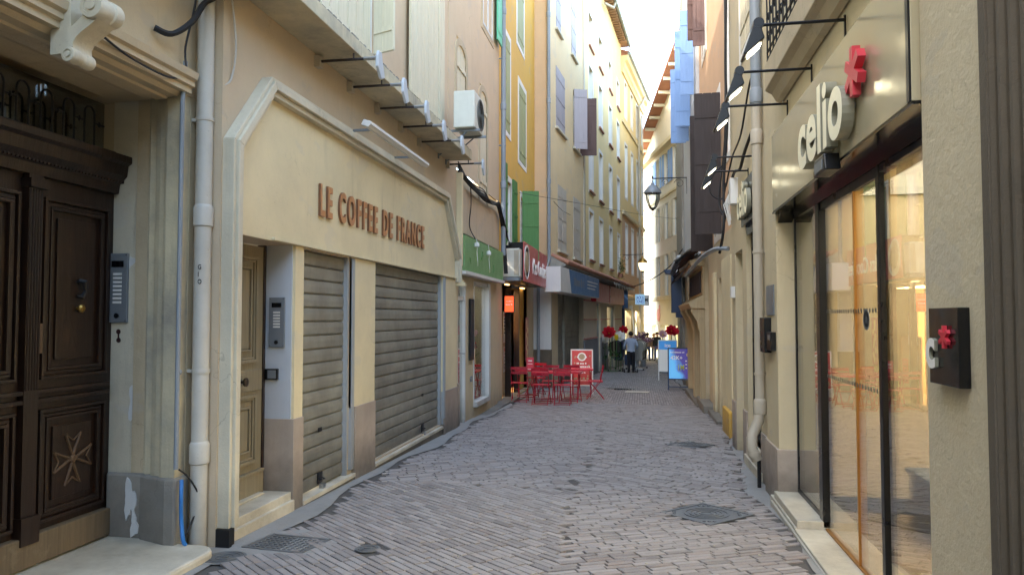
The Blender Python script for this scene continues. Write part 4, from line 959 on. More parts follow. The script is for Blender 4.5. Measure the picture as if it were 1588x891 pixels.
# ------------------------------------------------------------ LEFT 5: corner house (beige) and the long yellow one
WD = (.095, 1.0)
LB = Fr(-2.7, 22.6, WD[0], WD[1], 1, -.095)
bb = thing('beige_building', 'tall beige corner house with mauve shutters and a roller-shuttered shop', 'building', (-2.7, 22.6, -.5))
end = Fr(-2.7, 22.6, -1, 0, 0, -1)
b = MB(end); b.box(.0, 1.2, 2.5, 17.5, -.3, 0); b.build('blind_wall', M['plaster_rose'], bb)
b = MB(end); b.box(.0, 1.2, .62, 2.5, -.3, .003); b.build('painted_wall', M['white_paint'], bb)
b = MB(end); b.box(-.0, 1.2, -.9, .62, -.3, .02); b.build('grey_base', M['stone_dark'], bb)
uE = LB.px(905, 300)[0]
dw = [(LB.px(862, 40)[0], LB.px(868, 40)[0], 10.9, 13.0), (LB.px(886, 70)[0], LB.px(893, 70)[0], 11.0, 13.0),
      (LB.px(862, 150)[0], LB.px(876, 150)[0], LB.px(869, 205)[1], LB.px(869, 112)[1]), (LB.px(889, 190)[0], LB.px(898, 190)[0], LB.px(893, 233)[1], LB.px(893, 145)[1]),
      (LB.px(865, 340)[0], LB.px(878, 340)[0], LB.px(871, 390)[1], LB.px(871, 290)[1]), (LB.px(889, 350)[0], LB.px(900, 350)[0], LB.px(894, 401)[1], LB.px(894, 308)[1])]
dw = [(a + .0, max(c, a + .8), d_, e) for a, c, d_, e in dw]
holed_wall(LB, 0, uE, 2.9, 17.5, dw, 'upper_wall', M['plaster_beige'], bb)
mats_ = ['shutter_mauve', 'shutter_mauve', 'shutter_mauve', 'shutter_mauve', 'shutter_grey', 'shutter_grey']
for i, (a, c, d_, e) in enumerate(dw):
    if i == 3:
        w = window(LB, a, c, d_, e, bb, n=-.15, sill='stone_white', shut=None)
        for (u, wd, sx_, m_) in ((a, .5, .8, 'shutter_mauve'), (c + .05, .62, 2.5, 'shutter_redbrown')):
            h = LB.pt(u, 0, .03); 
            ang = R(62 if m_ == 'shutter_mauve' else 80); ux = LB.n[0] * math.sin(ang) + LB.u[0] * math.cos(ang); uy = LB.n[1] * math.sin(ang) + LB.u[1] * math.cos(ang)
            f2 = Fr(h.x, h.y, ux, uy, uy, -ux); shutter_mb(f2, 0, wd, d_ - .05, e, -.02, planks=3).build('shutter', M[m_], w)
    else: window(LB, a, c, d_, e, bb, n=-.15, sill='stone_white', shut='closed', shutmat=mats_[i], straps=3)
# ground floor: roller shuttered shop
HS = (LB.px(866, 500)[0], LB.px(906, 500)[0], -1.2, 2.75, .3)
holed_wall(LB, 0, uE, -1.4, 2.9, [HS], 'shop_wall', M['plaster_ochre'], bb, n=-.02)
m_ = LB.px(880, 500)[0]
rs = roller(LB, HS[0], m_ - .1, gz(26), 2.75, -.16, 'roller_shutter', '', parent=bb, slat=.2); rs2 = roller(LB, m_ + .1, HS[1], gz(29) - .05, 2.75, -.22, 'roller_shutter', '', parent=bb, slat=.2)
b = MB(LB); b.box(m_ - .1, m_ + .1, -1, 2.75, -.25, -.08); b.build('shutter_post', M['roller'], bb)
q = thing('drainpipe', 'dark grey drainpipe down the corner of the tall beige house', 'drainpipe', (-2.75, 22.5, 3))
pipe(end, .05, 3.3, 17, .07, .055, 'pipe', M['pipe_grey'], q, joints=(5.8, 8.3, 11, 13.3), brackets=(7, 9.6))
b = MB(end); b.tube([(.05, 3.35, .07), (.1, 3.15, .1), (.35, 3.05, .12), (.5, 2.7, .1)], .055, 10); b.build('elbow', M['steel'], q, smooth=True)
q = thing('drainpipe', 'lower grey pipe on the painted pier between cookie shop and roller shutters', 'drainpipe', (-2.95, 22.5, 1))
pipe(end, .38, -.5, 2.6, .07, .05, 'pipe', M['pipe_grey'], q, brackets=(.3, 1.6))
q = thing('boxed_sign', 'white and blue boxed shop sign under the tiled canopy', 'shop sign', tuple(LB.pt(3, 2.6, .3)))
a, zt = LB.px(866, 418, .35); c, zb = LB.px(923, 455, .35)
b = MB(LB); b.box(a - .4, c, 2.35, 3.1, .0, .5); b.build('box', M['sign_white'], q, bevel=.01)
b = MB(LB); b.prism([(a + 1.3, 2.36), (c, 2.36), (c, 3.09), (a + .9, 3.09)], .5, .505); b.build('blue_panel', M['sign_blue'], q)
bars(LB, a + 1.7, a + 3.7, 2.62, .26, .506, 5).build('lettering', M['grey_metal'], q)
b = MB(LB)
for k in range(3): b.box(a + 4.3, c - .4 - .3 * k, 2.86 - k * .12, 2.9 - k * .12, .505, .509)
b.build('small_print', M['sign_white'], q)
# tiled canopy running on along the street
LE = LB
cn = thing('tiled_canopy', 'narrow terracotta tiled canopy running above the shops on the bend', 'canopy', tuple(LB.pt(5, 3.2, .3)))
uEnd = LB.px(984, 447, .5)[0]
b = MB(LB); b.prof([(-.02, 3.12), (.46, 3.16), (.48, 3.22), (-.02, 3.5)], -.05, uEnd); b.build('board', M['stone_grey'], cn)
b = MB(LB); n_ = int(uEnd / .17)
for i in range(n_):
    u = i * .17; b.tube([(u + .08, 3.52, .0), (u + .08, 3.27, .54)], .07, 8)
b.build('roof_tiles', M['terracotta'], cn, smooth=True)
# long yellow building
uF = LB.px(964, 200)[0]
eb = thing('long_yellow_building', 'long sunny yellow four-storey house with white window surrounds and timber eaves', 'building', tuple(LB.pt(uE, -.6, 0)))
holes = []
cols_ = [LB.px(916.5, 200)[0], LB.px(931.5, 200)[0], LB.px(946.5, 200)[0], LB.px(958.5, 200)[0]]
rows = [(12.7, 14.1), (10.0, 11.9), (6.75, 8.9), (3.95, 5.9)]
for cx_ in cols_:
    for (z0, z1) in rows: holes.append((cx_ - .5, cx_ + .5, z0, z1))
holed_wall(LB, uE, uF, 2.9, 16.6, holes, 'upper_wall', M['plaster_sun'], eb, depth=.3)
for (a, c, z0, z1) in holes: window(LB, a, c, z0, z1, eb, n=-.26, trim='trim_white', sill='terracotta', room=True, framemat='white_paint')
b = MB(LB); b.box(uE - .1, uE + .15, 3, 16.6, -.01, .05); b.build('corner_strip', M['pipe_tan'], eb)
b = MB(LB); b.box(uE - 1, uF + .2, 16.6, 16.68, -.3, .40); b.build('eave_board', M['rafter'], eb)
b = MB(LB)
for i in range(int((uF - uE) / .32)): b.box(uE - .8 + i * .32, uE - .68 + i * .32, 16.46, 16.6, .0, .37)
b.build('rafters', M['rafter'], eb)
b = MB(LB); b.tube([(uE - 1, 16.62, .46), (uF + .1, 16.62, .46)], .08, 10)
for i in range(14): b.lathe([(.09, -.02), (.1, 0), (.09, .02)], (uE + i * 1.0, 16.62, .46), 10, 'u')
b.build('gutter', M['zinc'], eb, smooth=True)
b = MB(LB); b.prof([(-4, 18.6), (.41, 16.7), (.41, 16.76), (-4, 18.7)], uE - 1, uF + .2); b.build('roof', M['terracotta'], eb)
u_ = LB.px(953, 45)[0]; b = MB(LB); b.tube([(uE + 6.5, 16.5, .44), (uE + 6.3, 16.2, .4), (uE + 5.2, 16.0, .12)], .06, 8); b.build('downpipe_bend', M['pipe_tan'], eb)
# ground floor shops of it
g0 = LB.px(927, 500)[0]; g1 = LB.px(945, 500)[0]; g2 = LB.px(966, 500)[0]
M['slate_paint'] = surf('slate_paint', '#83868c', .85, streak=.2, grime=.3)
pil = [(uE, LB.px(926, 500)[0] ), (LB.px(932, 500)[0], LB.px(942, 500)[0]), (LB.px(954, 500)[0], LB.px(965, 500)[0])]
sh = [(pil[0][1], pil[1][0], -1.2, 2.2, .4), (pil[1][1], pil[2][0], -1.2, 2.2, .4), (pil[2][1], uF - .3, -1.3, 2.2, .4)]
holed_wall(LB, uE, uF, -1.6, 2.9, sh, 'shop_wall', M['plaster_pale'], eb, n=-.02)
b = MB(LB)
for (a, c) in pil: b.box(a, c, -1.5, .72, -.05, .03)
b.each('grey_dado', M['slate_paint'], eb, bevel=.005)
b = MB(LB)
for (a, c) in pil:
    for z in (.74, 1.5, 2.25): b.box(a, c, z, z + .04, -.02, .035)
b.each('red_stripe', M['sign_red'], eb)
M['warm_room'] = glowpaint('warm_room', '#e9dca8', 1.0)
b = MB(LB); b.box(uE, uF, -1.2, 2.4, -.9, -.85); b.build('lit_interior', M['warm_room'], eb)
for (a, c, z0, z1, _) in sh:
    b = MB(LB); b.box(a, a + .07, z0, z1, -.2, -.1); b.box(c - .07, c, z0, z1, -.2, -.1); b.box(a, c, z1 - .1, z1, -.2, -.1); o = b.build('shop_window', M['grey_metal'], eb)
    b = MB(LB); b.box(a + .07, c - .07, z0, z1 - .1, -.16, -.15); b.build('pane', M['glass_clear'], o)
for k, (a, c) in enumerate(((LB.px(924, 450, .2)[0], LB.px(944, 450, .2)[0]), (LB.px(945, 450, .2)[0], LB.px(967, 450, .2)[0]))):
    q = thing('shop_sign', ['shorter pinkish red panel with dark red end, next to the blue boxed sign', 'longer pinkish red panel with dark red end, next to the blue shopfront'][k], 'shop sign', tuple(LB.pt(a, 2.6, .2)))
    b = MB(LB); b.box(a, c, 2.25, 3.05, .0, .22); b.build('box', M['red_paint'], q, bevel=.006); b = MB(LB); b.box(a + .35, c - .02, 2.27, 3.03, .22, .226); b.build('face', M['sign_red'], q)
q = thing('blue_shopfront', 'blue painted timber shopfront at the far end of the shop row', 'shopfront', tuple(LB.pt(pil[2][1], -1, .1)))
a, c = pil[2][1] + .1, uF - .05
b = MB(LB); b.box(a, c, 2.1, 3.1, .0, .3); b.build('fascia', M['blue_shop'], q); b = MB(LB); b.box(a, a + .2, -1.3, 2.1, .0, .12); b.box(c - .2, c, -1.3, 2.1, .0, .12); b.box((a + c) / 2 - .06, (a + c) / 2 + .06, -1.3, 2.1, .0, .1); b.each('pilaster', M['navy'], q)
b = MB(LB); b.box(a + .2, c - .2, 2.06, 2.1, .02, .1); b.build('rail', M['blue_shop'], q)
cable('overhead_wire', [(-2.4, 24, 5.6), (-1, 23.5, 5.42), (.4, 23.2, 5.5), (1.4, 23, 5.7)][:0] or [(0.2, 5.2, .05), (1.5, 5.1, .06), (3, 5.15, .05)], .008, M['rubber'], 'thin wire tacked along the beige house wall', LB)
# wires and white awning fringe above the canopy
b = MB(LB)
for k in range(16): 
    u = LB.px(950, 440, .55)[0] + k * .55; b.prism([(u, 3.16), (u + .35, 3.16), (u + .2 + .1 * (k % 3), 3.02 - .12 * (k % 2))], .60, .61)
tag(b.build('awning_fringe', M['sign_white']), 'ragged white awning fringe hanging from the canopy edge', 'awning')
# ------------------------------------------------------------ LEFT 6: last house before the bend, lower, orange below
e0 = LB.pt(uF, 0, 0)
LF = Fr(e0.x, e0.y, .13, 1, 1, -.13)
fb = thing('far_yellow_building', 'lower far yellow house with a moulded cornice and long downpipe', 'building', tuple(LF.pt(0, -1, 0)))
uG = LF.px(998, 300)[0]
holes = []
for cx_ in (1.6, 4.0, 6.4, 8.8, 11):
    if cx_ + .5 > uG: continue
    for (z0, z1) in ((13.0, 15.0), (8.4, 11.4), (4.2, 6.8)): holes.append((cx_ - .42, cx_ + .42, z0, z1))
holed_wall(LF, 0, uG, 2.9, 7.4, [h for h in holes if h[2] < 7], 'lower_wall', M['plaster_orange'], fb)
holed_wall(LF, 0, uG, 7.4, 16.0, [h for h in holes if h[2] > 7], 'upper_wall', M['plaster_sun'], fb)
for (a, c, z0, z1) in holes: window(LF, a, c, z0, z1, fb, n=-.2, trim='trim_white')
b = MB(LF); b.box(0, uG, 7.3, 7.5, 0, .12); b.box(0, uG, 12.4, 12.55, 0, .08); b.each('string_course', M['plaster_cream'], fb)
b = MB(LF); b.prof([(0, 15.2), (.08, 15.2), (.12, 15.4), (.18, 15.5), (.2, 15.75), (.34, 15.85), (.38, 16.1), (0, 16.1)], 0, uG); b.build('cornice', M['plaster_sun'], fb)
b = MB(LF); b.tube([(0, 16.2, .44), (uG + .05, 16.2, .44)], .09, 10); b.build('gutter', M['zinc'], fb, smooth=True)
b = MB(LF); b.prof([(-3, 17.4), (.44, 16.2), (.44, 16.3), (-3, 17.5)], 0, uG + .05); b.build('roof', M['terracotta'], fb)
ud = LF.px(989, 300)[0]
b = MB(LF); b.tube([(ud + 1, 15.9, .4), (ud + .6, 15.3, .2), (ud, 15.0, .1), (ud, -1.2, .1)], .07, 8); b.build('downpipe', M['pipe_tan'], fb, smooth=True)
holed_wall(LF, 0, uG, -1.8, 2.9, [(1.0, 3.4, -1.4, 2.0, .3), (5, 8, -1.5, 2.0, .3)], 'shop_wall', M['plaster_ochre'], fb, n=-.02)
b = MB(LF); b.box(.5, uG, -1.5, 2.4, -.9, -.85); b.build('lit_interior', M['warm_room'], fb)
# ------------------------------------------------------------ RIGHT 1: clothes shop house
GR = Fr(1.28, 0, 0, 1, -1, 0)
cbd = thing('clothes_shop_building', 'rough beige rendered house with a glossy panelled clothes shop entrance', 'building', (1.28, 6, -.1))
# fluted stone pilaster
b = MB(GR); b.box(1.6, 3.02, -.3, 6, -.3, -.03)
for i in range(9):
    u = 2.98 - i * .085; b.lathe([(.034, -.4), (.034, 6)], (u, 0, -.028), 10)
b.box(2.975, 3.03, -.3, 6, -.1, .012); b.build('fluted_pilaster', M['stone_dark'], cbd)
b = MB(GR); b.box(3.03, 3.66, -.4, 6, -.42, 0); b.build('column', M['render_rough'], cbd, bevel=.015)
T0, T1 = 3.66, 7.38
holed_wall(GR, 3.66, 8.05, 3.3, 6.2, [], 'upper_wall', M['plaster_ochre'], cbd, n=-.01)
b = MB(GR); b.box(7.38, 8.05, -.6, 3.4, -.3, 0); b.build('pier', M['plaster_ochre'], cbd, bevel=.01)
b = MB(GR); b.box(7.36, 8.07, -.6, .36, -.28, .02); b.build('pier_base', M['marble_pink'], cbd, bevel=.006)
G2 = Fr(1.32, 0, 0, 1, -1, 0)
holed_wall(G2, 8.05, 11.2, -.7, 7.8, [(8.62, 9.68, .12, 2.75, .16), (10.05, 10.8, -.3, 2.5, .3), (9.0, 9.9, 5.0, 7.2, .2)], 'side_wall', M['plaster_ochre'], cbd)
window(G2, 9.0, 9.9, 5.0, 7.2, cbd, trim='trim_white', shut='closed', shutmat='shutter_white')
b = MB(G2); b.box(10.05, 10.8, -.3, 2.5, -.3, -.26); b.build('grey_door', M['blue_white'], cbd, bevel=.004)
b = MB(G2); b.box(8.05, 8.6, -.7, .34, -.1, .02); b.box(9.7, 10.04, -.7, .42, -.1, .02); b.box(10.82, 11.2, -.7, .42, -.1, .02); b.each('pier_base', M['marble_pink'], cbd, bevel=.006)
b = MB(G2); b.box(8.6, 9.7, -.1, .12, -.2, .03); b.box(8.5, 9.75, -.5, -.1, -.2, .05); b.build('marble_sill', M['marble_step'], cbd, bevel=.006)
b = MB(G2); b.box(8.62, 8.67, .12, 2.75, -.14, -.06); b.box(9.63, 9.68, .12, 2.75, -.14, -.06); b.box(8.67, 9.63, .12, .17, -.14, -.06); b.box(8.67, 9.63, 2.68, 2.75, -.14, -.06); o = b.build('shop_window', M['black_metal'], cbd)
b = MB(G2); b.box(8.67, 9.63, .17, 2.68, -.11, -.10); b.build('pane', M['glass_clear'], o)
b = MB(G2); b.box(8.5, 9.8, 0, 2.8, -.6, -.58); b.build('display_back', M['plaster_peach'], o)
# entrance: sills, floor, black frame, glass
b = MB(GR); b.box(6.34, 7.38, -.55, -.03, -.2, .05); b.box(6.34, 7.5, -.6, -.09, -.2, .065); b.box(3.5, 6.34, -.55, -.095, -.2, .07); b.build('marble_sill', M['marble_step'], cbd, bevel=.006)
b = MB(GR); b.box(3.3, 7.38, -.6, -.115, -.2, .085); b.build('kerb_stone', M['marble'], cbd, bevel=.008)
b = MB(GR); b.box(3.66, 7.38, 2.53, 2.598, -.27, -.15); b.box(3.66, 7.38, 2.585, 2.60, -.2, .03)
b.prism([(7.2, 2.598), (7.38, 2.598), (7.38, 2.5)], -.15, -.02)
b.build('black_lintel', M['black_gloss'], cbd)
b = MB(GR)
b.box(6.34, 6.46, -.08, 2.53, -.22, -.15); b.box(7.33, 7.37, -.03, 2.53, -.2, -.16); b.box(6.46, 7.33, -.03, .01, -.2, -.16); b.box(4.83, 4.89, -.09, 2.53, -.21, -.16); b.box(3.66, 3.69, -.09, 2.53, -.2, -.16)
b.box(3.69, 4.83, 2.49, 2.53, -.2, -.165); b.box(4.89, 6.34, 2.47, 2.53, -.2, -.165)
fr_ = b.build('glazing_frame', M['black_metal'], cbd, bevel=.004)
b = MB(GR); b.box(6.46, 7.33, .01, 2.53, -.178, -.168); b.build('pane', M['glass_clear'], fr_)
M['bronze'] = paint('bronze', '#a9773a', .35, .6, .1, .03)
b = MB(GR); b.box(5.42, 5.435, -.08, 2.47, -.195, -.170); b.box(4.9, 6.33, -.094, -.08, -.2, -.165); b.each('bronze_edge', M['bronze'], fr_)
b = MB(GR); b.box(4.89, 5.42, -.08, 2.47, -.188, -.178); b.box(5.436, 6.34, -.08, 2.47, -.188, -.178); b.box(3.69, 4.83, -.08, 2.49, -.188, -.178); b.each('glass_door', M['glass_clear'], fr_)
b = MB(GR)
for z in (1.645, 1.14):
    u = 4.92
    while u < 6.28:
        b.lathe([(.017, 0), (.016, .0015)], (u, z, -.1775), 10, 'n'); u += .062
b.build('dot_pattern', M['ac_dark'], fr_)
(us, zs) = GR.px(1343, 495, -.175)
b = MB(GR); b.lathe([(.07, 0), (.07, .002), (.056, .002), (.056, 0)], (us, zs, -.1775), 24, 'n')
pts = []
for k in range(10): a = math.pi / 2 + k * math.pi / 5; r = .034 if k % 2 == 0 else .014; pts.append((us + r * math.cos(a), zs + r * math.sin(a)))
b.prism(pts, -.1775, -.1755); b.build('round_sticker', M['grey_metal'], fr_)
# interior
M['shop_wall_warm'] = surf('shop_wall_warm', '#d8c195', .9, streak=0, bump=.05, grime=0, rough=.6)
M['shop_floor'] = surf('shop_floor', '#a58a64', .8, streak=0, bump=.05, grime=0, rough=.35, blotch=.7)
b = MB(GR); b.box(2.9, 7.36, -.1, 2.8, -4.3, -4.2); b.box(7.0, 7.3, -.1, 2.8, -4.2, -.26); b.box(2.8, 2.9, -.1, 2.8, -4.3, -.26); b.box(2.9, 7.3, 2.75, 2.85, -4.3, -.26); b.build('shop_interior', M['shop_wall_warm'], cbd)
b = MB(GR); b.box(2.9, 7.3, -.2, -.098, -4.3, -.2); b.build('shop_floor', M['shop_floor'], cbd)
b = MB(GR); b.box(6.97, 7.0, -.098, .03, -4.2, -.26); b.build('skirting', M['ac_dark'], cbd)
for k, (u, n) in enumerate(((3.8, -1.2), (5.2, -1.2), (6.3, -1.2), (4.4, -2.6), (6.0, -2.6))):
    q = MB(GR); q.box(u - .22, u + .22, 2.72, 2.748, n - .12, n + .12)
    tag(q.build('ceiling_light', M['lamp_glow']), 'warm lit ceiling panel inside the clothes shop, one of five', 'ceiling light', 'warm ceiling panels in the clothes shop')
q = thing('display_plinth', 'grey box plinth standing on the tan shop floor behind the glass', 'plinth', (2.55, 6.3, -.1))
b = MB(); b.box(2.15, 2.9, -.098, .34, 5.9, 6.6); b.build('box', M['stone_grey'], q, bevel=.01); b = MB(); b.box(2.12, 2.93, .34, .37, 5.87, 6.63); b.build('top', M['grey_metal'], q, bevel=.004)
q = thing('stool', 'round wooden stool with pale cushion glimpsed inside the clothes shop', 'stool', (2.02, 4.9, -.1))
b = MB(); b.lathe([(.15, -.098), (.17, .1), (.17, .24)], (2.15, 0, 4.95), 20); b.build('drum', M['wood_tan'], q, smooth=True); b = MB(); b.lathe([(.17, .24), (.19, .27), (.17, .31), (.05, .33)], (2.15, 0, 4.95), 20); b.build('cushion', M['stone_white'], q, smooth=True)
# main sign
q = thing('celio_sign', 'long glossy taupe sign panel with raised cream celio letters and a red star', 'shop sign', tuple(GR.pt(5.5, 2.9, 0)))
b = MB(GR); b.box(3.665, 7.33, 2.602, 3.32, -.02, .035); b.build('panel', M['celio_panel'], q, bevel=.004)
b = MB(GR); b.box(3.665, 3.70, 2.6, 3.34, .035, .045); b.build('edge_strip', M['black_metal'], q)
o = fit_text('celio', GR, 5.74, 4.52, 2.69, .05, .44, -1, .07, .03, 1.05); 
# cream fronts with darker sides
o.build('lettering', [M['cream_letter'], M['letter_side']], q)
def star(fr, uc, zc, r, n0, n1, dirn=1, k=8, inner=.5):
    pts = []
    for i in range(2 * k): a = math.pi / 2 + i * math.pi / k; rr = r if i % 2 == 0 else r * inner; pts.append((uc + rr * math.cos(a), zc + rr * math.sin(a)))
    b = MB(fr); b.prism(pts, n0, n1); return b
def asterisk(fr, uc, zc, r, n0, n1, w=.36, k=3):
    # blocky asterisk: outline of k crossing bars
    pts = []
    for i in range(2 * k):
        a = math.pi / 2 + i * math.pi / k; h = w * r / 1.3
        for q_ in (-h, h): pts.append((uc + r * math.cos(a) - q_ * math.sin(a), zc + r * math.sin(a) + q_ * math.cos(a)))
        a2 = a + math.pi / (2 * k); ri = h / math.sin(math.pi / (2 * k)); pts.append((uc + ri * math.cos(a2), zc + ri * math.sin(a2)))
    b = MB(fr); b.prism(pts, n0, n1); return b
asterisk(GR, 4.42, 2.99, .14, .05, .095, .27).build('red_star', M['red_bright'], q)
b = MB(GR); b.box(4.55, 5.65, 2.82, 2.85, .036, .05); b.build('letter_rail', M['grey_metal'], q)
q = thing('emergency_light', 'small black spotlight box fixed under the cream letters', 'spotlight', tuple(GR.pt(5.6, 2.68, 0)))
b = MB(GR); u_, z_ = GR.px(1277, 258, .1); b.prism([(u_ - .16, z_ - .05), (u_ + .16, z_ - .05), (u_ + .13, z_ + .06), (u_ - .13, z_ + .06)], .03, .13); b.build('housing', M['black_metal'], q, bevel=.01)
b = MB(GR); b.box(u_ - .1, u_ + .1, z_ - .035, z_ + .03, .13, .134); b.build('lens', M['grey_metal'], q)
# second smaller sign
q = thing('celio_sign', 'short black sign panel with cream celio letters above the narrow window', 'shop sign', tuple(G2.pt(9.1, 3, 0)))
b = MB(G2); b.box(8.66, 9.75, 2.74, 3.28, -.02, .05); b.prism([(8.66, 2.742), (9.75, 2.742), (9.6, 2.62), (8.8, 2.62)], -.1, -.0); b.build('panel', M['black_gloss'], q, bevel=.004)
fit_text('celio', G2, 9.68, 8.8, 2.83, .06, .42, -1, .05, .02, 1.0).build('lettering', [M['cream_letter'], M['letter_side']], q)
# spot lamps on arms
def arm_lamp(fr, u, z, nlen, label):
    t = thing('sign_spotlight', label, 'wall lamp', tuple(fr.pt(u, z, 0)), 'lit sign spotlights on long black arms')
    b = MB(fr); b.tube([(u, z, 0), (u, z, nlen)], .011, 8); b.box(u - .008, u + .008, z - .12, z + .03, .0, .012); b.build('arm', M['black_metal'], t)
    b = MB(fr); b.lathe([(.034, -.05), (.034, .05)], (u, z, nlen), 14, 'u'); b.box(u - .03, u + .03, z - .06, z + .02, nlen - .015, nlen + .03); b.build('pivot', M['black_metal'], t)
    # head: slim wedge hanging outwards and down, its lens turned to the wall
    b = MB(fr); b.prof([(nlen - .01, z - .04), (nlen + .04, z - .03), (nlen + .1, z - .2), (nlen + .09, z - .212), (nlen - .03, z - .11)], u - .085, u + .085); b.build('head', M['black_metal'], t, bevel=.006)
    b = MB(fr); b.v = [fr.pt(u - .06, z - .132, nlen - .014), fr.pt(u + .06, z - .132, nlen - .014), fr.pt(u + .06, z - .197, nlen + .062), fr.pt(u - .06, z - .197, nlen + .062)]; b.f = [[0, 1, 2, 3]]; b.mi = [0]
    b.build('lens', M['wall_light'], t); return t
arm_lamp(GR, 4.86, 3.46, .53, 'lit black arm spotlight at the upper right of the sign, nearest the fluted pilaster')
arm_lamp(GR, 5.78, 3.46, .53, 'lit black arm spotlight in the middle of the three over the long sign')
arm_lamp(GR, 6.71, 3.46, .53, 'lit black arm spotlight farthest down the street of the three over the long sign')
arm_lamp(G2, 8.75, 3.44, .47, 'nearer black arm spotlight over the small black sign')
arm_lamp(G2, 9.4, 3.40, .47, 'farther black arm spotlight over the small black sign')
# projecting plaque on the column
q = thing('plaque', 'black square plaque with a white c and small red star on the rough column', 'plaque', tuple(GR.pt(3.45, 1.47, 0)))
b = MB(GR); b.box(3.19, 3.49, 1.32, 1.64, .0, .045); b.build('board', M['black_gloss'], q, bevel=.003)
text_mesh('c', GR, 3.485, 1.395, .047, .24, .95, -1, .015, .035).build('lettering', [M['text_white'], M['letter_side']], q)
asterisk(GR, 3.30, 1.52, .047, .047, .062, .24).build('red_star', M['red_bright'], q)
# metal plate and key box on the pier, drainpipe
q = thing('key_box', 'black metal box with grey cover plate above on the pier between the shop windows', 'wall box', tuple(GR.pt(7.7, 1.4, 0)))
b = MB(GR); b.box(7.5, 7.92, 1.62, 1.92, .0, .012); b.build('cover_plate', M['grey_metal'], q, bevel=.004); b = MB(GR); b.box(7.45, 7.95, 1.28, 1.46, .0, .05); b.box(7.7, 7.98, 1.25, 1.6, .0, .07); b.build('housing', M['black_metal'], q, bevel=.006); b = MB(GR); b.box(7.5, 7.6, 1.38, 1.43, .05, .056); b.build('keypad', M['steel'], q)
q = thing('drainpipe', 'beige painted drainpipe with a swept foot beside the clothes shop pier', 'drainpipe', (1.24, 8.3, 0))
pipe(G2, 8.28, .62, 3.9, .07, .052, 'pipe', M['pipe_tan'], q, joints=(3.55, .66), brackets=(2.3, 1.0))
pipe(G2, 8.28, 3.9, 10, .07, .056, 'upper_pipe', M['pipe_grey'], q, joints=(4.0,))
b = MB(G2); b.tube([(8.28, .62, .07), (8.28, .5, .09), (8.24, .36, .16), (8.2, .22, .17), (8.2, .1, .12)], .056, 12); b.lathe([(.06, -.03), (.066, 0), (.06, .03)], (8.2, .16, .145), 12); b.build('elbow', M['pipe_tan'], q, smooth=True); b = MB(G2); b.tube([(8.2, .1, .1), (8.2, -.3, .1)], .02, 8); b.build('spout', M['iron'], q)
# balcony with wrought iron
q = cbd
b = MB(GR); b.box(1.5, 7.0, 3.66, 3.9, -.02, .145); b.prof([(0, 3.54), (.05, 3.56), (.09, 3.63), (.145, 3.66), (0, 3.66)], 1.5, 7.0); b.build('balcony_slab', M['stone_warm'], cbd, bevel=.012)
b = MB(GR); n = .125
b.tube([(2, 4.0, n), (6.95, 4.0, n)], .01, 6); b.tube([(2, 4.85, n), (6.95, 4.85, n)], .014, 6); b.tube([(2, 3.93, n), (6.95, 3.93, n)], .01, 6)
for i in range(32):
    u = 6.95 - i * .15; b.tube([(u, 3.9, n), (u, 4.85, n)], .008, 5)
    for (zc, r) in ((4.12, .065), (4.3, .05), (4.55, .065), (4.72, .045)):
        b.tube([(u - .075 + r * math.cos(t_ * .7) * (1 - t_ / 14), zc + r * math.sin(t_ * .7) * (1 - t_ / 14), n) for t_ in range(12)], .006, 4)
b.tube([(6.95, 4.85, n), (6.95, 4.85, 0)], .012, 6); b.build('balcony_railing', M['iron'], cbd)
b = MB(GR); b.box(5.2, 6.9, 4.0, 6.4, -.05, .004); b.build('balcony_door', M['shutter_white'], cbd)
# ------------------------------------------------------------ RIGHT 2: orange plaster house
HR = Fr(1.5, 0, 0, 1, -1, 0)
hb = thing('orange_building', 'orange plastered house with dark brown shutters held out over the street', 'building', (1.5, 14, -.3))
holed_wall(HR, 11.2, 19, 3.1, 11.5, [(12.0, 13.2, 4.4, 7.3, .2), (14.3, 15.4, 3.2, 5.85, .2), (17.0, 18.0, 7.7, 9.9, .2)], 'upper_wall', M['plaster_orange'], hb)
window(HR, 12.0, 13.2, 4.4, 7.3, hb, trim='trim_white', room=True, bars=2)
w = window(HR, 14.3, 15.4, 3.2, 5.85, hb, trim='trim_white')
def leaf(fr, u, wd, z0, z1, mat, par, ang=88, straps=3, planks=3):
    h = fr.pt(u, 0, .03); a = R(ang); ux = fr.n[0] * math.sin(a) + fr.u[0] * math.cos(a); uy = fr.n[1] * math.sin(a) + fr.u[1] * math.cos(a)
    f2 = Fr(h.x, h.y, ux, uy, uy, -ux) if True else None
    if f2.n[1] > 0: f2 = Fr(h.x, h.y, ux, uy, -uy, ux)
    shutter_mb(f2, 0, wd, z0, z1, -.02, straps=straps, planks=planks).build('shutter', M[mat], par)
leaf(HR, 13.9, .47, 3.12, 5.72, 'shutter_brown', w); leaf(HR, 15.6, .44, 2.95, 5.75, 'shutter_brown', w, 95)
w = window(HR, 17.0, 18.0, 7.7, 9.9, hb, trim='trim_white'); leaf(HR, 16.9, .27, 7.7, 9.9, 'shutter_redbrown', w, 80); leaf(HR, 18.2, .3, 8.3, 10.1, 'shutter_redbrown', w, 92)
holed_wall(HR, 11.2, 17.0, -1, 3.1, [(13.9, 14.9, -.6, 2.35, .15)], 'wall', M['plaster_ochre'], hb)
b = MB(HR); b.box(13.9, 14.9, -.6, 2.35, -.15, -.12); b.box(13.95, 14.38, -.3, 2.2, -.12, -.10); b.box(14.42, 14.85, -.3, 2.2, -.12, -.10); b.build('door', M['plaster_cream'], hb, bevel=.006)
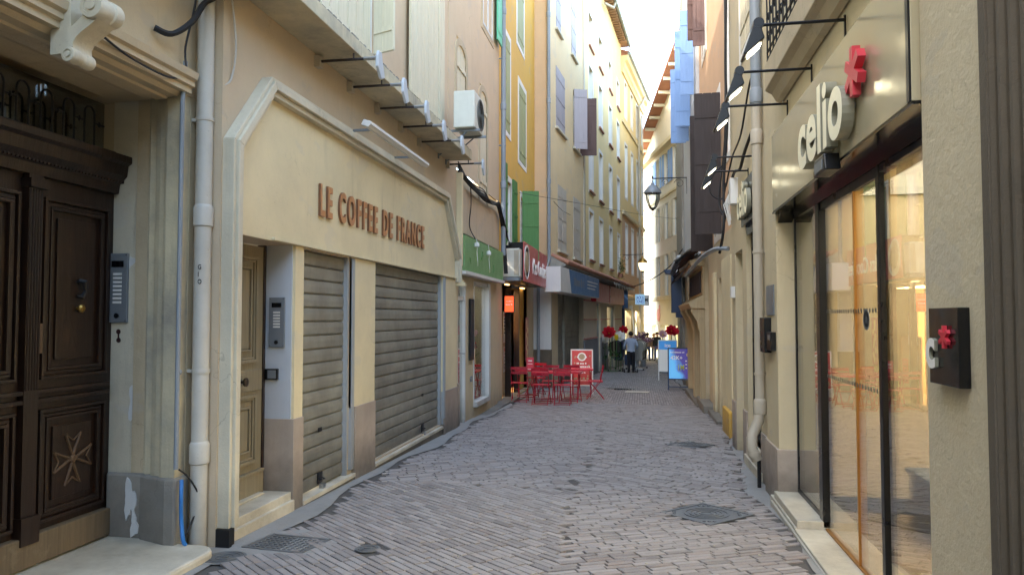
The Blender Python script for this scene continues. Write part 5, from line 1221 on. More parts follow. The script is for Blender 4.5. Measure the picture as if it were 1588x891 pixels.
b = MB(HR); b.box(12.1, 13.4, -.5, 2.6, 0, .1); b.box(15.2, 15.6, -.6, 2.5, 0, .06); b.each('pilaster', M['plaster_cream'], hb, bevel=.008)
b = MB(HR); b.box(12.06, 13.0, -.6, .12, 0, .15); b.build('yellow_base', M['plaster_yellow'], hb, bevel=.02)
b = MB(HR); b.box(13.8, 16.2, -.7, -.26, 0, .16); b.box(15.6, 17.6, -.8, -.2, 0, .24); b.each('doorstep', M['stone_grey'], hb, bevel=.012)
t_ = MB(G2); t_.box(10.85, 11.02, 1.88, 2.04, .0, .05); t_.box(10.9, 10.98, 1.9, 1.94, .05, .054)
tag(t_.build('junction_box', M['sign_white'], bevel=.004), 'small white junction box on the wall past the small black sign', 'junction box')
# cables on the right
for k, (pts, r) in enumerate((([(11.0, 9.5, .05), (11.05, 8, .07), (11.0, 6.6, .06), (11.08, 5.2, .07), (11.05, 4.4, .06), (11.2, 3.6, .1), (11.1, 2.9, .12), (11.3, 2.55, .16)], .022),
        ([(11.12, 9, .05), (11.15, 7, .06), (11.1, 5.5, .07), (11.2, 4.2, .08), (11.3, 3.4, .16), (11.2, 3.1, .12)], .014),
        ([(11.3, 3.9, .05), (11.35, 3.7, .25), (11.3, 3.45, .28), (11.3, 3.35, .12), (11.35, 3.6, .05)], .012),
        ([(8.9, 3.75, .03), (9.3, 3.6, .06), (9.8, 3.5, .05), (10.3, 3.55, .06), (10.8, 3.4, .06), (11.2, 3.0, .1)], .02),
        ([(8.4, 4.4, .04), (8.9, 4.3, .05), (9.6, 3.9, .06), (10.5, 3.8, .06), (11.1, 3.5, .08)], .012))):
    c = cable('black_cable', pts, r, M['rubber'], ['thick black cable strapped down the corner of the orange house', 'second thinner cable down the corner of the orange house', 'looped coil of cable sticking out from the orange house corner', 'twisted cable along the wall above the small black sign', 'thin cable slanting across the wall by the drainpipe'][k], G2)
cable('grey_conduit', [(11.15, 2.6, .05), (11.4, 2.62, .2), (12.5, 2.6, .3), (14, 2.5, .38), (15.5, 2.45, .4)], .035, M['pipe_grey'], 'grey conduit bending out along the orange house at head height', G2)
q = MB(G2)
for k in range(7): q.tube([(10.6 + .05 * k, 3.45 - .02 * k, .05), (10.62 + .05 * k, 3.2, .1 + .02 * (k % 3)), (10.65 + .04 * k, 2.95 - .05 * (k % 2), .07)], .008, 5)
q.box(10.4, 10.6, 3.15, 3.5, .0, .1); tag(q.build('cable_joint', M['sign_white']), 'frayed tangle of pale cables around a junction on the wall corner', 'cable joint')
# ------------------------------------------------------------ RIGHT 3: old shopfront house, blue shutters above
IR = Fr(1.42, 0, 0, 1, -1, 0)
ib = thing('blue_shutter_building', 'pale house with light blue shutters above an old carved shopfront', 'building', (1.42, 20, -.5))
holed_wall(IR, 19, 24.5, 3.1, 12.5, [(19.6, 20.6, 7.3, 9.5, .2), (21.6, 22.6, 6.85, 9.1, .2)], 'upper_wall', M['blue_white'], ib)
w = window(IR, 19.6, 20.6, 7.3, 9.5, ib); leaf(IR, 19.3, .34, 7.3, 9.5, 'shutter_blue', w, 88, planks=2); leaf(IR, 20.7, .41, 6.85, 9.5, 'shutter_blue', w, 92, planks=2)
w = window(IR, 21.6, 22.6, 6.85, 9.1, ib); leaf(IR, 22.7, .45, 6.85, 9.1, 'shutter_blue', w, 88, planks=2); leaf(IR, 21.4, .36, 6.6, 9.1, 'shutter_blue', w, 80, planks=2)
holed_wall(IR, 17.0, 24.5, -1.2, 3.1, [(17.3, 18.7, -.6, 1.75, .35), (19.3, 20.9, -.7, 1.75, .35), (21.5, 23.0, -.7, 2.3, .35)], 'shop_wall', M['stone_warm'], ib)
b = MB(IR); b.box(17.3, 18.7, -.7, 1.75, -.35, -.3)
for k in range(22): b.box(17.35, 18.65, -.5 + k * .1, -.43 + k * .1, -.3, -.28)
b.box(19.3, 20.9, -.7, 1.75, -.35, -.3); b.box(21.5, 23, -.8, 2.3, -.35, -.3); b.build('shop_door', M['oak_dark'], ib)
b = MB(IR)
for u in (17.02, 18.8, 19.12, 21.0, 21.3): b.box(u, u + .2, -.75, 1.6, 0, .12); b.prof([(0, 1.25), (.14, 1.3), (.17, 1.5), (.3, 1.72), (.3, 1.82), (0, 1.82)], u + .02, u + .18)
b.prof([(0, 1.80), (.3, 1.80), (.36, 1.92), (.05, 2.1), (0, 2.1)], 17.0, 21.6); b.box(17.0, 21.6, 2.1, 2.75, 0, .05); b.prof([(0, 2.75), (.3, 2.75), (.34, 2.88), (0, 2.95)], 17, 21.6)
b.build('carved_shopfront', M['wood_tan'], ib, bevel=.01)
b = MB(IR); b.box(17.4, 21.2, 2.16, 2.66, .052, .07); b.build('dark_panel', M['oak_dark'], ib)
b = MB(IR); b.box(17.0, 21.3, -.9, -.35, 0, .2); b.build('doorstep', M['stone_grey'], ib, bevel=.015)
b = MB(IR); b.box(23.0, 24.6, 2.95, 3.3, 0, .42); b.box(23.1, 24.4, 3.3, 3.5, .0, .3); b.build('balcony_slab', M['blue_white'], ib, bevel=.01)
q = thing('folded_awning', 'dark folded awning arms and cloth sagging above the old carved shopfront', 'awning', tuple(IR.pt(18, 3, .2)))
b = MB(IR); b.tube([(16.6, 3.15, .1), (17.5, 3.1, .3), (19, 2.98, .5), (20.5, 2.8, .55)], .07, 8); b.build('roller', M['black_metal'], q, smooth=True)
b = MB(IR); rnd = random.Random(9)
for k in range(7):
    u = 16.8 + k * .7; b.v += [tuple(IR.pt(u, 3.15 - .04 * k, .05)), tuple(IR.pt(u + .9, 3.1 - .04 * k, .1)), tuple(IR.pt(u + .8, 2.78 - .05 * k + rnd.uniform(-.05, .05), .58)), tuple(IR.pt(u - .0, 2.9 - .05 * k, .5))]; n_ = len(b.v); b.f.append([n_ - 4, n_ - 3, n_ - 2, n_ - 1]); b.mi.append(0)
b.build('cloth', M['rust_mark'], q)
b = MB(IR); b.tube([(16.9, 3.0, .1), (17.8, 2.7, .5)], .03, 6); b.tube([(18.9, 3.0, .1), (20.1, 2.6, .5)], .03, 6); b.each('arm', M['grey_metal'], q)
JR = Fr(1.34, 24.5, .04, 1, -1, .04)
jb = thing('grey_building', 'narrow grey stone house front beyond the old carved shopfront', 'building', (1.4, 30, -.7))
holed_wall(JR, 0, 20, -1.8, 12, [(3, 6, -1, 2, .3)], 'wall', M['stone_grey'], jb)
b = MB(JR); b.box(3, 6, -1.2, 2, -.3, -.25); b.build('shop_door', M['navy'], jb)
q = thing('box_sign', 'dark navy box sign with stepped lower edge jutting from the grey house', 'shop sign', (1.15, 24.2, 2.2))
b = MB(W0); b.box(.98, 1.30, 1.75, 2.98, 24.1, 24.5); b.box(1.12, 1.34, 1.6, 1.75, 24.1, 24.5); b.prism([(.82, 2.98), (1.36, 2.98), (1.36, 3.12), (.74, 3.12)], 24.05, 24.55); b.build('box', M['navy'], q, bevel=.01)
# ------------------------------------------------------------ END: pale shuttered house on the bend, rear fillers
KR = Fr(2.3, 44.5, -.21, 1, -1, -.21)
kb = thing('end_building', 'pale sunlit house closing the street with many slim shutters and a tiled sloping roof', 'building', tuple(KR.pt(5, -1.1, 0)))
holes = []
cols2 = [KR.px(x, 400)[0] for x in (1012, 1022, 1034.5, 1048)]
zr = [(9.2, 11.4), (6.1, 8.2), (3.2, 5.3)][:]
for cu_ in cols2:
    for (z0, z1) in ((10.0, 12.0), (6.55, 8.8), (3.0, 5.6), (1.85, 1.9)):
        if z1 - z0 > .5: holes.append((cu_ - .5, cu_ + .5, z0 if True else 0, z1))
holed_wall(KR, -6, 11.3, 2.9, 12.6, holes, 'upper_wall', M['plaster_pale'], kb)
for k, (a, c, z0, z1) in enumerate(holes):
    w = window(KR, a, c, z0, z1, kb, n=-.15)
    m = ['shutter_blue', 'shutter_white', 'shutter_white'][k % 3]
    if k == 0: m = 'shutter_blue'
    for (s0, s1) in ((a - .46, a - .02), (c + .02, c + .46)): shutter_mb(KR, s0, s1, z0, z1, .02, planks=2).build('shutter', M[m], w)
b = MB(KR); b.prism([(11.3, 12.6), (-6, 12.6), (-6, 18.5)], -.3, 0); b.build('gable', M['plaster_pale'], kb)
b = MB(KR); b.v = []
def kq(u0, z0, u1, z1, n0, n1, th): 
    P = KR.pt; b.add([P(u0, z0, n0), P(u1, z1, n0), P(u1, z1, n1), P(u0, z0, n1), P(u0, z0 + th, n0), P(u1, z1 + th, n0), P(u1, z1 + th, n1), P(u0, z0 + th, n1)], [(0, 3, 2, 1), (4, 5, 6, 7), (0, 1, 5, 4), (1, 2, 6, 5), (2, 3, 7, 6), (3, 0, 4, 7)])
kq(11.8, 12.35, -6, 18.4, -.4, .75, .14); b.build('roof', M['terracotta'], kb)
b = MB(KR)
for k in range(12):
    u = 11.2 - k * 1.3; z = 12.35 + (11.8 - u) * .34 - .12; b.box(u - .12, u, z - .08, z + .1, 0, .7)
b.build('rafters', M['stone_white'], kb)
b = MB(KR); b.box(-6, 11.3, 12.3, 12.55, 0, .35); b.box(-6, 11.3, 9.25, 9.4, 0, .08); b.box(-6, 11.3, 2.7, 2.95, 0, .12); b.each('cornice', M['plaster_cream'], kb)
holed_wall(KR, -6, 11.3, -2, 2.9, [(-5, -3, -2, 1.1, .3), (.2, 2.2, -2, 1.1, .3), (2.9, 4.9, -2, 1.1, .3), (5.8, 7.6, -2, 1.1, .3), (8.4, 10.4, -2, 1.1, .3)], 'shop_wall', M['plaster_pale'], kb, n=-.01)
b = MB(KR); b.box(-6, 11.2, -2, 1.4, -.8, -.75); b.build('lit_interior', M['warm_room'], kb)
M['pink_logo'] = paint('pink_logo', '#e0837c', .5)
q = thing('pink_emblem', 'small pink round emblem on the pale band over the far shop', 'shop sign', tuple(KR.pt(7, 2, 0)))
b = MB(KR); uu, zz = KR.px(1021, 487, .02); uu2 = uu
b.lathe([(.42, 0), (.42, .03), (.2, .035)], (uu, zz - .05, 0), 14, 'n'); b.box(uu - .4, uu - .2, zz + .2, zz + .6, .0, .03); b.build('emblem', M['pink_logo'], q)
# mint shutters low on the end house
for (pxa) in (1007, 1022, 1033):
    a = KR.px(pxa, 460)[0]
    w = window(KR, a - .4, a + .4, 3.05, 4.6, kb, n=.001, room=False) if False else None
fl = thing('rear_building', 'bright cream house front glimpsed behind the street bend', 'building', (0, 62, -1.4))
RB = Fr(0, 62, 1, 0, 0, -1)
holed_wall(RB, -12, 8, -3, 8.6, [(-3.2, -2.2, 3, 5, .2), (.0, .9, 3.2, 5.2, .2), (-.6, .6, -1.6, 1.2, .3)], 'wall', M['plaster_rose'], fl)
window(RB, .0, .9, 3.2, 5.2, fl, trim='trim_white'); window(RB, -3.2, -2.2, 3, 5, fl, trim='trim_white')
b = MB(RB); b.prof([(-3, 9.8), (.5, 8.6), (.5, 8.7), (-3, 9.9)], -12, 8); b.build('roof', M['terracotta'], fl)
b = MB(RB); b.box(-.7, .7, -1.6, 1.3, -.8, -.7); b.build('lit_interior', M['warm_room'], fl)
# ------------------------------------------------------------ street lanterns
def lantern(fr, u, z, n, label, lit, wall_u=None, scroll=True, col='grey_metal', arm_n=0.0):
    t = thing('street_lantern', label, 'street lamp', tuple(fr.pt(u, z, n)))
    b = MB(fr); za = z + .62; b.tube([(u, za, arm_n), (u, za, n + .02)], .018, 8); b.lathe([(.01, .07), (.03, .04), (.03, .0), (.01, -.03)], (u, za + .02, n), 10)
    L_ = n - arm_n
    for (c, r) in ((arm_n + .22 * L_, .16), (arm_n + .62 * L_, .11)):
        b.tube([(u, za - .02 - r + (r - .01 * 0) * math.sin(.2 + q * .55) * (1 - q / 18), c + r * math.cos(.2 + q * .55) * (1 - q / 18)) for q in range(15)], .009, 5)
    b.tube([(u, za, arm_n), (u, za - .5, arm_n)], .015, 6); b.build('bracket', M['iron'], t)
    b = MB(fr); b.lathe([(.02, .58), (.03, .5), (.05, .48), (.06, .42), (.14, .38), (.24, .26), (.27, .2), (.27, .16), (.24, .15)], (u, z, n), 20); b.build('hood', M[col], t, smooth=True)
    b = MB(fr)
    for k in range(4):
        a = k * math.pi / 2 + .5; b.tube([(u + .24 * math.cos(a), z + .16, n + .24 * math.sin(a)), (u + .24 * math.cos(a), z + .0, n + .24 * math.sin(a)), (u + .15 * math.cos(a), z - .22, n + .15 * math.sin(a)), (u + .09 * math.cos(a), z - .3, n + .09 * math.sin(a))], .014, 6)
    b.lathe([(.1, -.28), (.11, -.3), (.06, -.34), (.02, -.38)], (u, z, n), 14); b.build('cage', M['iron'], t)
    b = MB(fr); b.lathe([(.225, .15), (.225, .02), (.14, -.22), (.09, -.29)], (u, z, n), 18)
    b.build('globe', M['lantern_glow'] if lit else M['glass_clear'], t, smooth=True)
M['lantern_glow'] = emit('lantern_glow', (1, .8, .42, 1), 5)
X1, z1_ = aty(1012, 308, 23); lantern(IR, 23, z1_, 1.42 - X1, 'unlit grey glass lantern hanging from a scrolled iron bracket near the blue shutters', False)
ul = LB.px(966, 400)[0] + .1; P_ = LB.pt(ul, 0, 0)
X2, z2_ = aty(997, 412, P_.y); lantern(LB, ul, z2_, (X2 - P_.x), 'lit yellow lantern on a scrolled bracket beside the long downpipe', True, col='brass')
# ------------------------------------------------------------ hanging signs at the far end
q = thing('hanging_sign', 'square light blue hanging sign with dark blue letters JACK & JONES', 'hanging sign', (-.3, 38, 2.6))
yS = 36.5; FS = Fr(0, yS, 1, 0, 0, -1)
(a, zt), (c, zb) = FS.px(985, 456), FS.px(1000, 472)
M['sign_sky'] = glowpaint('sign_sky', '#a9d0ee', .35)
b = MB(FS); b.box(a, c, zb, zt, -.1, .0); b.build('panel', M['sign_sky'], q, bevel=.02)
M['royal'] = paint('royal', '#1f4fa8', .5)
fit_text('JACK &', FS, a + .05, c - .05, (zt + zb) / 2 + .02, .003, .15, 1, .004, .015).build('lettering', [M['royal']] * 2, q); fit_text('JONES', FS, a + .05, c - .05, (zt + zb) / 2 - .17, .003, .15, 1, .004, .015).build('lettering', [M['royal']] * 2, q)
pw = LB.pt(LB.px(967, 460)[0], 0, 0)
b = MB(FS); b.tube([(a - .35, (zt + zb) / 2, -.05), (a, (zt + zb) / 2, -.05)], .02, 6); b.build('bracket', M['iron'], q)
q = thing('hanging_sign', 'small whitish hanging sign with a dark letter M behind the light blue one', 'hanging sign', (0, 40, 2.6))
FS2 = Fr(0, 40, 1, 0, 0, -1); (a, zt), (c, zb) = FS2.px(996, 457), FS2.px(1007, 474)
b = MB(FS2); b.box(a, c, zb, zt, -.08, 0); b.build('panel', M['sign_white'], q, bevel=.02); text_mesh('M', FS2, (a + c) / 2 + .02, (zt + zb) / 2 - .07, .003, .28, .9, 1, .004, .02, True).build('lettering', [M['text_dark']] * 2, q)
b = MB(FS2); b.tube([(a - .5, zt - .05, -.04), (a, zt - .05, -.04)], .015, 6); b.build('bracket', M['iron'], q)
cable('overhead_wire', [(-1.3, 3.6, 37), (-.6, 2.95, 33), (.3, 3.0, 29), (1.0, 3.35, 26), (1.35, 3.8, 24.4)], .02, M['rubber'], 'black wire sagging across the street at the bend', W0)
cable('overhead_wire', [(-3.1, 3.95 + .9, 19.0), (-1.5, 4.8, 21), (0, 4.9, 24), (1.4, 5.1, 27)], .006, M['rubber'], 'hair-thin wire crossing the street high before the beige house', W0)
q = MB(LB); a = ul - 2.2
q.box(a, a + .5, 3.7, 3.9, .0, .2); tag(q.build('window_planter', M['terracotta'], bevel=.01), 'small terracotta planter below the long yellow house windows', 'planter')
pl_ = MB(LB); rnd = random.Random(4)
for k in range(260):
    u = a + .25 + rnd.gauss(0, .16); z = 4.25 + rnd.gauss(0, .25); n = .15 + rnd.gauss(0, .08); s = rnd.uniform(.03, .06); t0 = rnd.random() * 6.28
    d1 = Vector((math.cos(t0), math.sin(t0), rnd.uniform(-.5, .5))) * s; c = LB.pt(u, z, n); d2 = Vector((-d1.y, d1.x, rnd.uniform(-.5, .5) * s)); pl_.add([c - d1, c - d2, c + d1, c + d2], [(0, 1, 2, 3)])
M['leaf'] = paint('leaf', '#6f7f3c', .6, 0, .3)
tag(pl_.build('potted_plant', M['leaf'], fix=False), 'yellow-green plant trailing from the terracotta planter on the yellow house', 'plant')

# ------------------------------------------------------------ the street behind the viewpoint (seen only in the shop glass, and it shades the street)
hr = thing('facing_house', 'plain beige house front further back along the clothes shop side', 'building', (1.3, -15, .3))
holed_wall(GR, -45, 1.6, -.5, 6.2, [(-4, -3, 4, 6, .2), (-8, -7, 4, 6, .2)], 'wall', M['plaster_ochre'], hr)
hl = thing('facing_house', 'plain stone house front further back beyond the oak door', 'building', (-3.3, -25, .3))
holed_wall(LD, -45, -8, -.5, 10, [(-14, -13, 4, 6, .2), (-18, -17, 4, 6, .2)], 'wall', M['plaster_tan'], hl)
BK = Fr(0, -42, -1, 0, 0, 1)
hb_ = thing('facing_house', 'tall pale house closing the street far behind', 'building', (0, -42, .9))
holed_wall(BK, -14, 14, -.5, 14, [(-1, 0, 4, 6, .2), (1, 2, 4, 6, .2)], 'wall', M['plaster_pale'], hb_)
for nm, fr_k, pr_ in (('left', LC, cb), ('peach', LC, pb), ('yellow', LY, yb)):
    a, c = {'left': (5.0, 11.9), 'peach': (11.9, 16.4), 'yellow': (16.4, 21.85)}[nm]
    h_ = {'left': 11.2, 'peach': 12, 'yellow': 13}[nm]; b = MB(fr_k); b.prof([(-9, h_ + 2.6), (.5, h_), (.5, h_ + .1), (-9, h_ + 2.75)], a, c); b.build('roof', M['terracotta'], pr_)
# ------------------------------------------------------------ terrace: folding tables and chairs
def bistro_chair():
    t = thing('folding_chair', 'red folding bistro chair', 'chair', (0, 0, 0), 'red folding chairs outside the cookie shop')
    f = LocFr(); red = M['red_paint']
    for s in (-1, 1):
        x = s * .19
        b = MB(f); b.tube([(x, 0, .22), (x, .44, -.12), (x, .84, -.2)], .0095, 6); b.build('back_leg', red, t)
        b = MB(f); b.tube([(x * .93, 0, -.22), (x * .93, .45, .16)], .0095, 6); b.build('front_leg', red, t)
    b = MB(f); b.tube([(-.19, .02, .2), (.19, .02, .2)], .007, 6); b.tube([(-.18, .02, -.2), (.18, .02, -.2)], .007, 6); b.tube([(-.19, .3, -.01), (.19, .3, -.01)], .006, 6); b.build('stretcher', red, t)
    b = MB(f)
    for k in range(7): b.box(-.2, .2, .445, .457, -.18 + k * .055, -.18 + k * .055 + .042)
    b.box(-.19, -.17, .43, .445, -.18, .19); b.box(.17, .19, .43, .445, -.18, .19); b.build('seat', M['red_seat'], t)
    b = MB(f); b.box(-.2, .2, .76, .83, -.205, -.19); b.box(-.2, .2, .66, .72, -.19, -.175); b.build('backrest', red, t)
    return t
M['red_seat'] = paint('red_seat', '#cf2338', .3, 0, .06, .02)
def bistro_table():
    t = thing('folding_table', 'red folding bistro table', 'table', (0, 0, 0), 'red folding tables outside the cookie shop')
    f = LocFr(); red = M['red_paint']
    b = MB(f); b.box(-.28, .28, .71, .725, -.28, .28); b.box(-.28, .28, .685, .71, -.28, -.27); b.box(-.28, .28, .685, .71, .27, .28); b.box(-.28, -.27, .685, .71, -.27, .27); b.box(.27, .28, .685, .71, -.27, .27); b.build('tabletop', M['red_seat'], t, bevel=.003)
    for s in (-1, 1):
        x = s * .24
        b = MB(f); b.tube([(x, 0, .25), (x, .69, -.22)], .011, 6); b.build('leg', red, t)
        b = MB(f); b.tube([(x * .9, 0, -.25), (x * .9, .69, .22)], .011, 6); b.build('leg', red, t)
    b = MB(f); b.tube([(-.24, .05, .215), (.24, .05, .215)], .009, 6); b.tube([(-.22, .05, -.215), (.22, .05, -.215)], .009, 6); b.tube([(-.24, .35, .01), (.24, .35, .01)], .007, 6); b.build('stretcher', red, t)
    return t
GRISE = .01
ch0 = bistro_chair()
chairs = [(-2.83, 17.45, 4, 'leftmost red folding chair, standing alone in front of the cookie shop doorway'),
          (-2.24, 16.85, -3, 'red folding chair with its back to the street, left of the front pair'),
          (-1.76, 16.9, 3, 'red folding chair with its back to the street, right of the front pair'),
          (-2.2, 18.25, 182, 'red folding chair tucked behind the front left table, facing the street end'),
          (-1.72, 18.4, 176, 'red folding chair behind the bright front right table'),
          (-1.12, 18.6, 95, 'red folding chair turned sideways next to the red menu board'),
          (-2.75, 19.6, 150, 'rearmost red folding chair close to the grey pier')]
for i, (x, y, a, lb) in enumerate(chairs):
    if i == 0: ch0.location = (x, y, gz(y) + GRISE); ch0.rotation_euler = (-math.atan(SL), 0, R(a)); ch0['label'] = lb
    else:
        c = dup(ch0, (x, y, gz(y) + GRISE), R(a), lb); c.rotation_euler = (-math.atan(SL) * math.cos(R(a)), 0, R(a))
tb0 = bistro_table()
tables = [(-2.26, 17.5, 2, 'red folding table at the front left, behind the chair pair'), (-1.66, 17.62, -4, 'brighter red folding table at the front right beside the menu board'),
          (-2.8, 18.5, 0, 'red folding table nearest the cookie shop doorway with a menu card on it'), (-1.5, 19.2, 6, 'rear red folding table partly hidden by the menu board')]
for i, (x, y, a, lb) in enumerate(tables):
    if i == 0: tb0.location = (x, y, gz(y) + GRISE); tb0.rotation_euler = (0, 0, R(a)); tb0['label'] = lb
    else: dup(tb0, (x, y, gz(y) + GRISE), R(a), lb)
q = thing('menu_card', 'small orange-red menu card standing on the table by the doorway', 'menu card', (-2.75, 18.4, gz(18.5) + .735))
zt = gz(18.5) + GRISE + .725
b = MB(LocFr(-2.72, 18.35, zt, 0, -.1)); b.box(-.09, .09, 0, .3, -.004, .004); b.build('card', M['orange_card'] if 'orange_card' in M else M['red_bright'], q); b = MB(LocFr(-2.72, 18.35, zt, 0, -.1)); b.box(-.1, .1, 0, .015, -.03, .03); b.build('foot', M['sign_white'], q)
b = MB(LocFr(-2.72, 18.35, zt, 0, -.1)); b.box(-.05, .05, .2, .23, -.0055, -.0045); b.box(-.06, .06, .13, .145, -.0055, -.0045); b.build('lettering', M['text_white'], q)
# ------------------------------------------------------------ A-boards
def aboard(x, y, rz, w, h, zb, tilt, frame_mat, label, cat='pavement sign'):
    t = thing('pavement_sign', label, cat, (x, y, gz(y)))
    F_ = LocFr(x, y, gz(y) + .012, rz, -tilt); B_ = LocFr(x, y, gz(y) + .012, rz, 0)
    b = MB(F_); b.box(-w / 2, -w / 2 + .035, 0, h, -.015, .015); b.box(w / 2 - .035, w / 2, 0, h, -.015, .015); b.box(-w / 2 + .035, w / 2 - .035, h - .035, h, -.015, .015); b.box(-w / 2 + .035, w / 2 - .035, zb, zb + .035, -.015, .015)
    if cat == 'blue': pass
    b.build('frame', frame_mat, t, bevel=.004)
    b = MB(B_); d = 2 * h * math.sin(tilt) + .03
    top = F_.pt(0, h, 0); 
    for s in (-1, 1):
        p0 = F_.pt(s * (w / 2 - .02), h * .98, .02); p1 = B_.pt(s * (w / 2 - .02), 0, d); b.tubew([p0, p1], .012, 6)
    b.build('rear_leg', frame_mat, t)
    return t, F_
white = M['sign_white']
q, f = aboard(-1.55, 19.9, R(4), .60, 1.2, .22, .13, white, 'red food menu pavement sign in a white frame beside the red tables')
M['poster_red'] = paint('poster_red', '#c8443f', .5, 0, .05, .0)
b = MB(f); b.box(-.265, .265, .255, 1.165, -.012, .0); b.build('poster', M['poster_red'], q)
b = MB(f); b.lathe([(.115, -.0125), (.115, -.0135)], (0, 1.0, 0), 20, 'n'); b.box(-.13, .13, .97, 1.01, -.0148, -.0137); b.build('badge', M['text_white'], q)
b = MB(f); b.lathe([(.08, -.0150), (.08, -.0158)], (0, 1.0, 0), 16, 'n'); b.build('emblem', M['wood_tan'], q)
fb_ = Fr(-1.55, 19.9, 1, 0, 0, -1)
def on_board(f, body, uc, z, cap, w, n=-.0135, bold=.02):
    size = cap / .729; tb = text_mesh(body, W0, 0, 0, 0, size, 1, 1, .001, bold, True); xs = [v[0] for v in tb.v]; k = w / (max(xs) - min(xs)) if w else 1
    b = MB(f); b.v = [tuple(f.pt(uc + v[0] * k, z + v[2], n - v[1])) for v in tb.v]; b.f = tb.f; b.mi = [0] * len(tb.f); return b
for k, (z, h_, w_) in enumerate(((.80, .045, .14), (.70, .065, .22), (.56, .035, .12), (.36, .02, .16))): bars(f, -w_, w_, z, h_, -.0137, k + 3).build('lettering', M['text_white'], q)
b = MB(f); rnd = random.Random(8)
for k in range(16):
    u, z = rnd.choice((-1, 1)) * rnd.uniform(.15, .24), rnd.uniform(.3, 1.12); b.lathe([(.022, -.0125), (.02, -.015)], (u, z, 0), 8, 'n')
for k in range(4): b.lathe([(.035, -.0125), (.03, -.015)], (-.15 + k * .1, .42, 0), 10, 'n')
b.build('picture', M['wood_tan'], q)
q, f = aboard(.93, 26.6, R(-2), .66, 1.42, .3, .1, white, 'white and blue pavement sign reading ice, behind the blue poster stand')
b = MB(f); b.box(-.295, .295, 1.08, 1.385, -.012, 0); b.build('header', M['sign_bright'] if 'sign_bright' in M else glowpaint('ice_blue', '#3f97dd', .15), q)
b = MB(f); b.box(-.295, .295, .335, 1.078, -.012, 0); b.build('sheet', M['text_white'], q)
on_board(f, 'ice', 0, 1.17, .13, .2).build('lettering', M['text_white'], q); 
b = MB(f); rnd = random.Random(6)
for k in range(3):
    z = .42 + k * .2; b.tube([(.02 + .05 * i * .6, z + rnd.uniform(-.06, .1), -.0135) for i in range(8)], .006, 4)
b.build('script', M['grey_metal'], q)
q, f = aboard(1.12, 22.0, R(-3), .70, 1.22, .30, .1, M['navy'], 'dark framed poster stand with a glowing blue and purple poster reading 42K')
b = MB(f); b.box(-.33, .33, .08, .11, -.01, .01); b.build('crossbar', M['navy'], q)
t = NT('poster_blue'); tc = t.n('ShaderNodeNewGeometry'); sp = t.n('ShaderNodeSeparateXYZ'); t.l(tc.outputs['Position'], sp.inputs[0])
nz = t.noise(t.pos(), 3.0, 3, .6)
g_ = t.ramp(t.math('ADD', t.math('ADD', sp.outputs['X'], t.math('MULTIPLY', sp.outputs['Z'], .35)), t.math('MULTIPLY', nz, .55)), 1.35, 1.52)
c_ = t.mix(g_, lin('#5fb2ec'), lin('#473a92')); o_ = t.bsdf(c_, .35); t.l(c_, o_.inputs['Emission Color']); o_.inputs['Emission Strength'].default_value = .45; M['poster_blue'] = t.m
b = MB(f); b.box(-.315, .315, .335, 1.185, -.012, 0); b.build('poster', M['poster_blue'], q)
on_board(f, '42K+', -.1, .88, .11, .34).build('lettering', M['text_white'], q); bars(f, -.27, .12, 1.07, .04, -.0137, 12).build('lettering', M['text_white'], q)
M['acid'] = paint('acid', '#b8c04a', .5)
on_board(f, '1M', .02, .58, .16, .17).build('lettering', M['acid'], q)
b = MB(f)
for k in range(3): b.lathe([(.025, -.0125), (.024, -.0145)], (.17, .84 - k * .1, 0), 10, 'n'); b.box(.21, .28, .83 - k * .1, .85 - k * .1, -.0142, -.0125)
b.build('icon', M['text_white'], q)
b = MB(f); b.lathe([(.055, -.0125), (.054, -.0145)], (.23, 1.02, 0), 16, 'n'); b.build('medal', M['plaster_sun'], q)
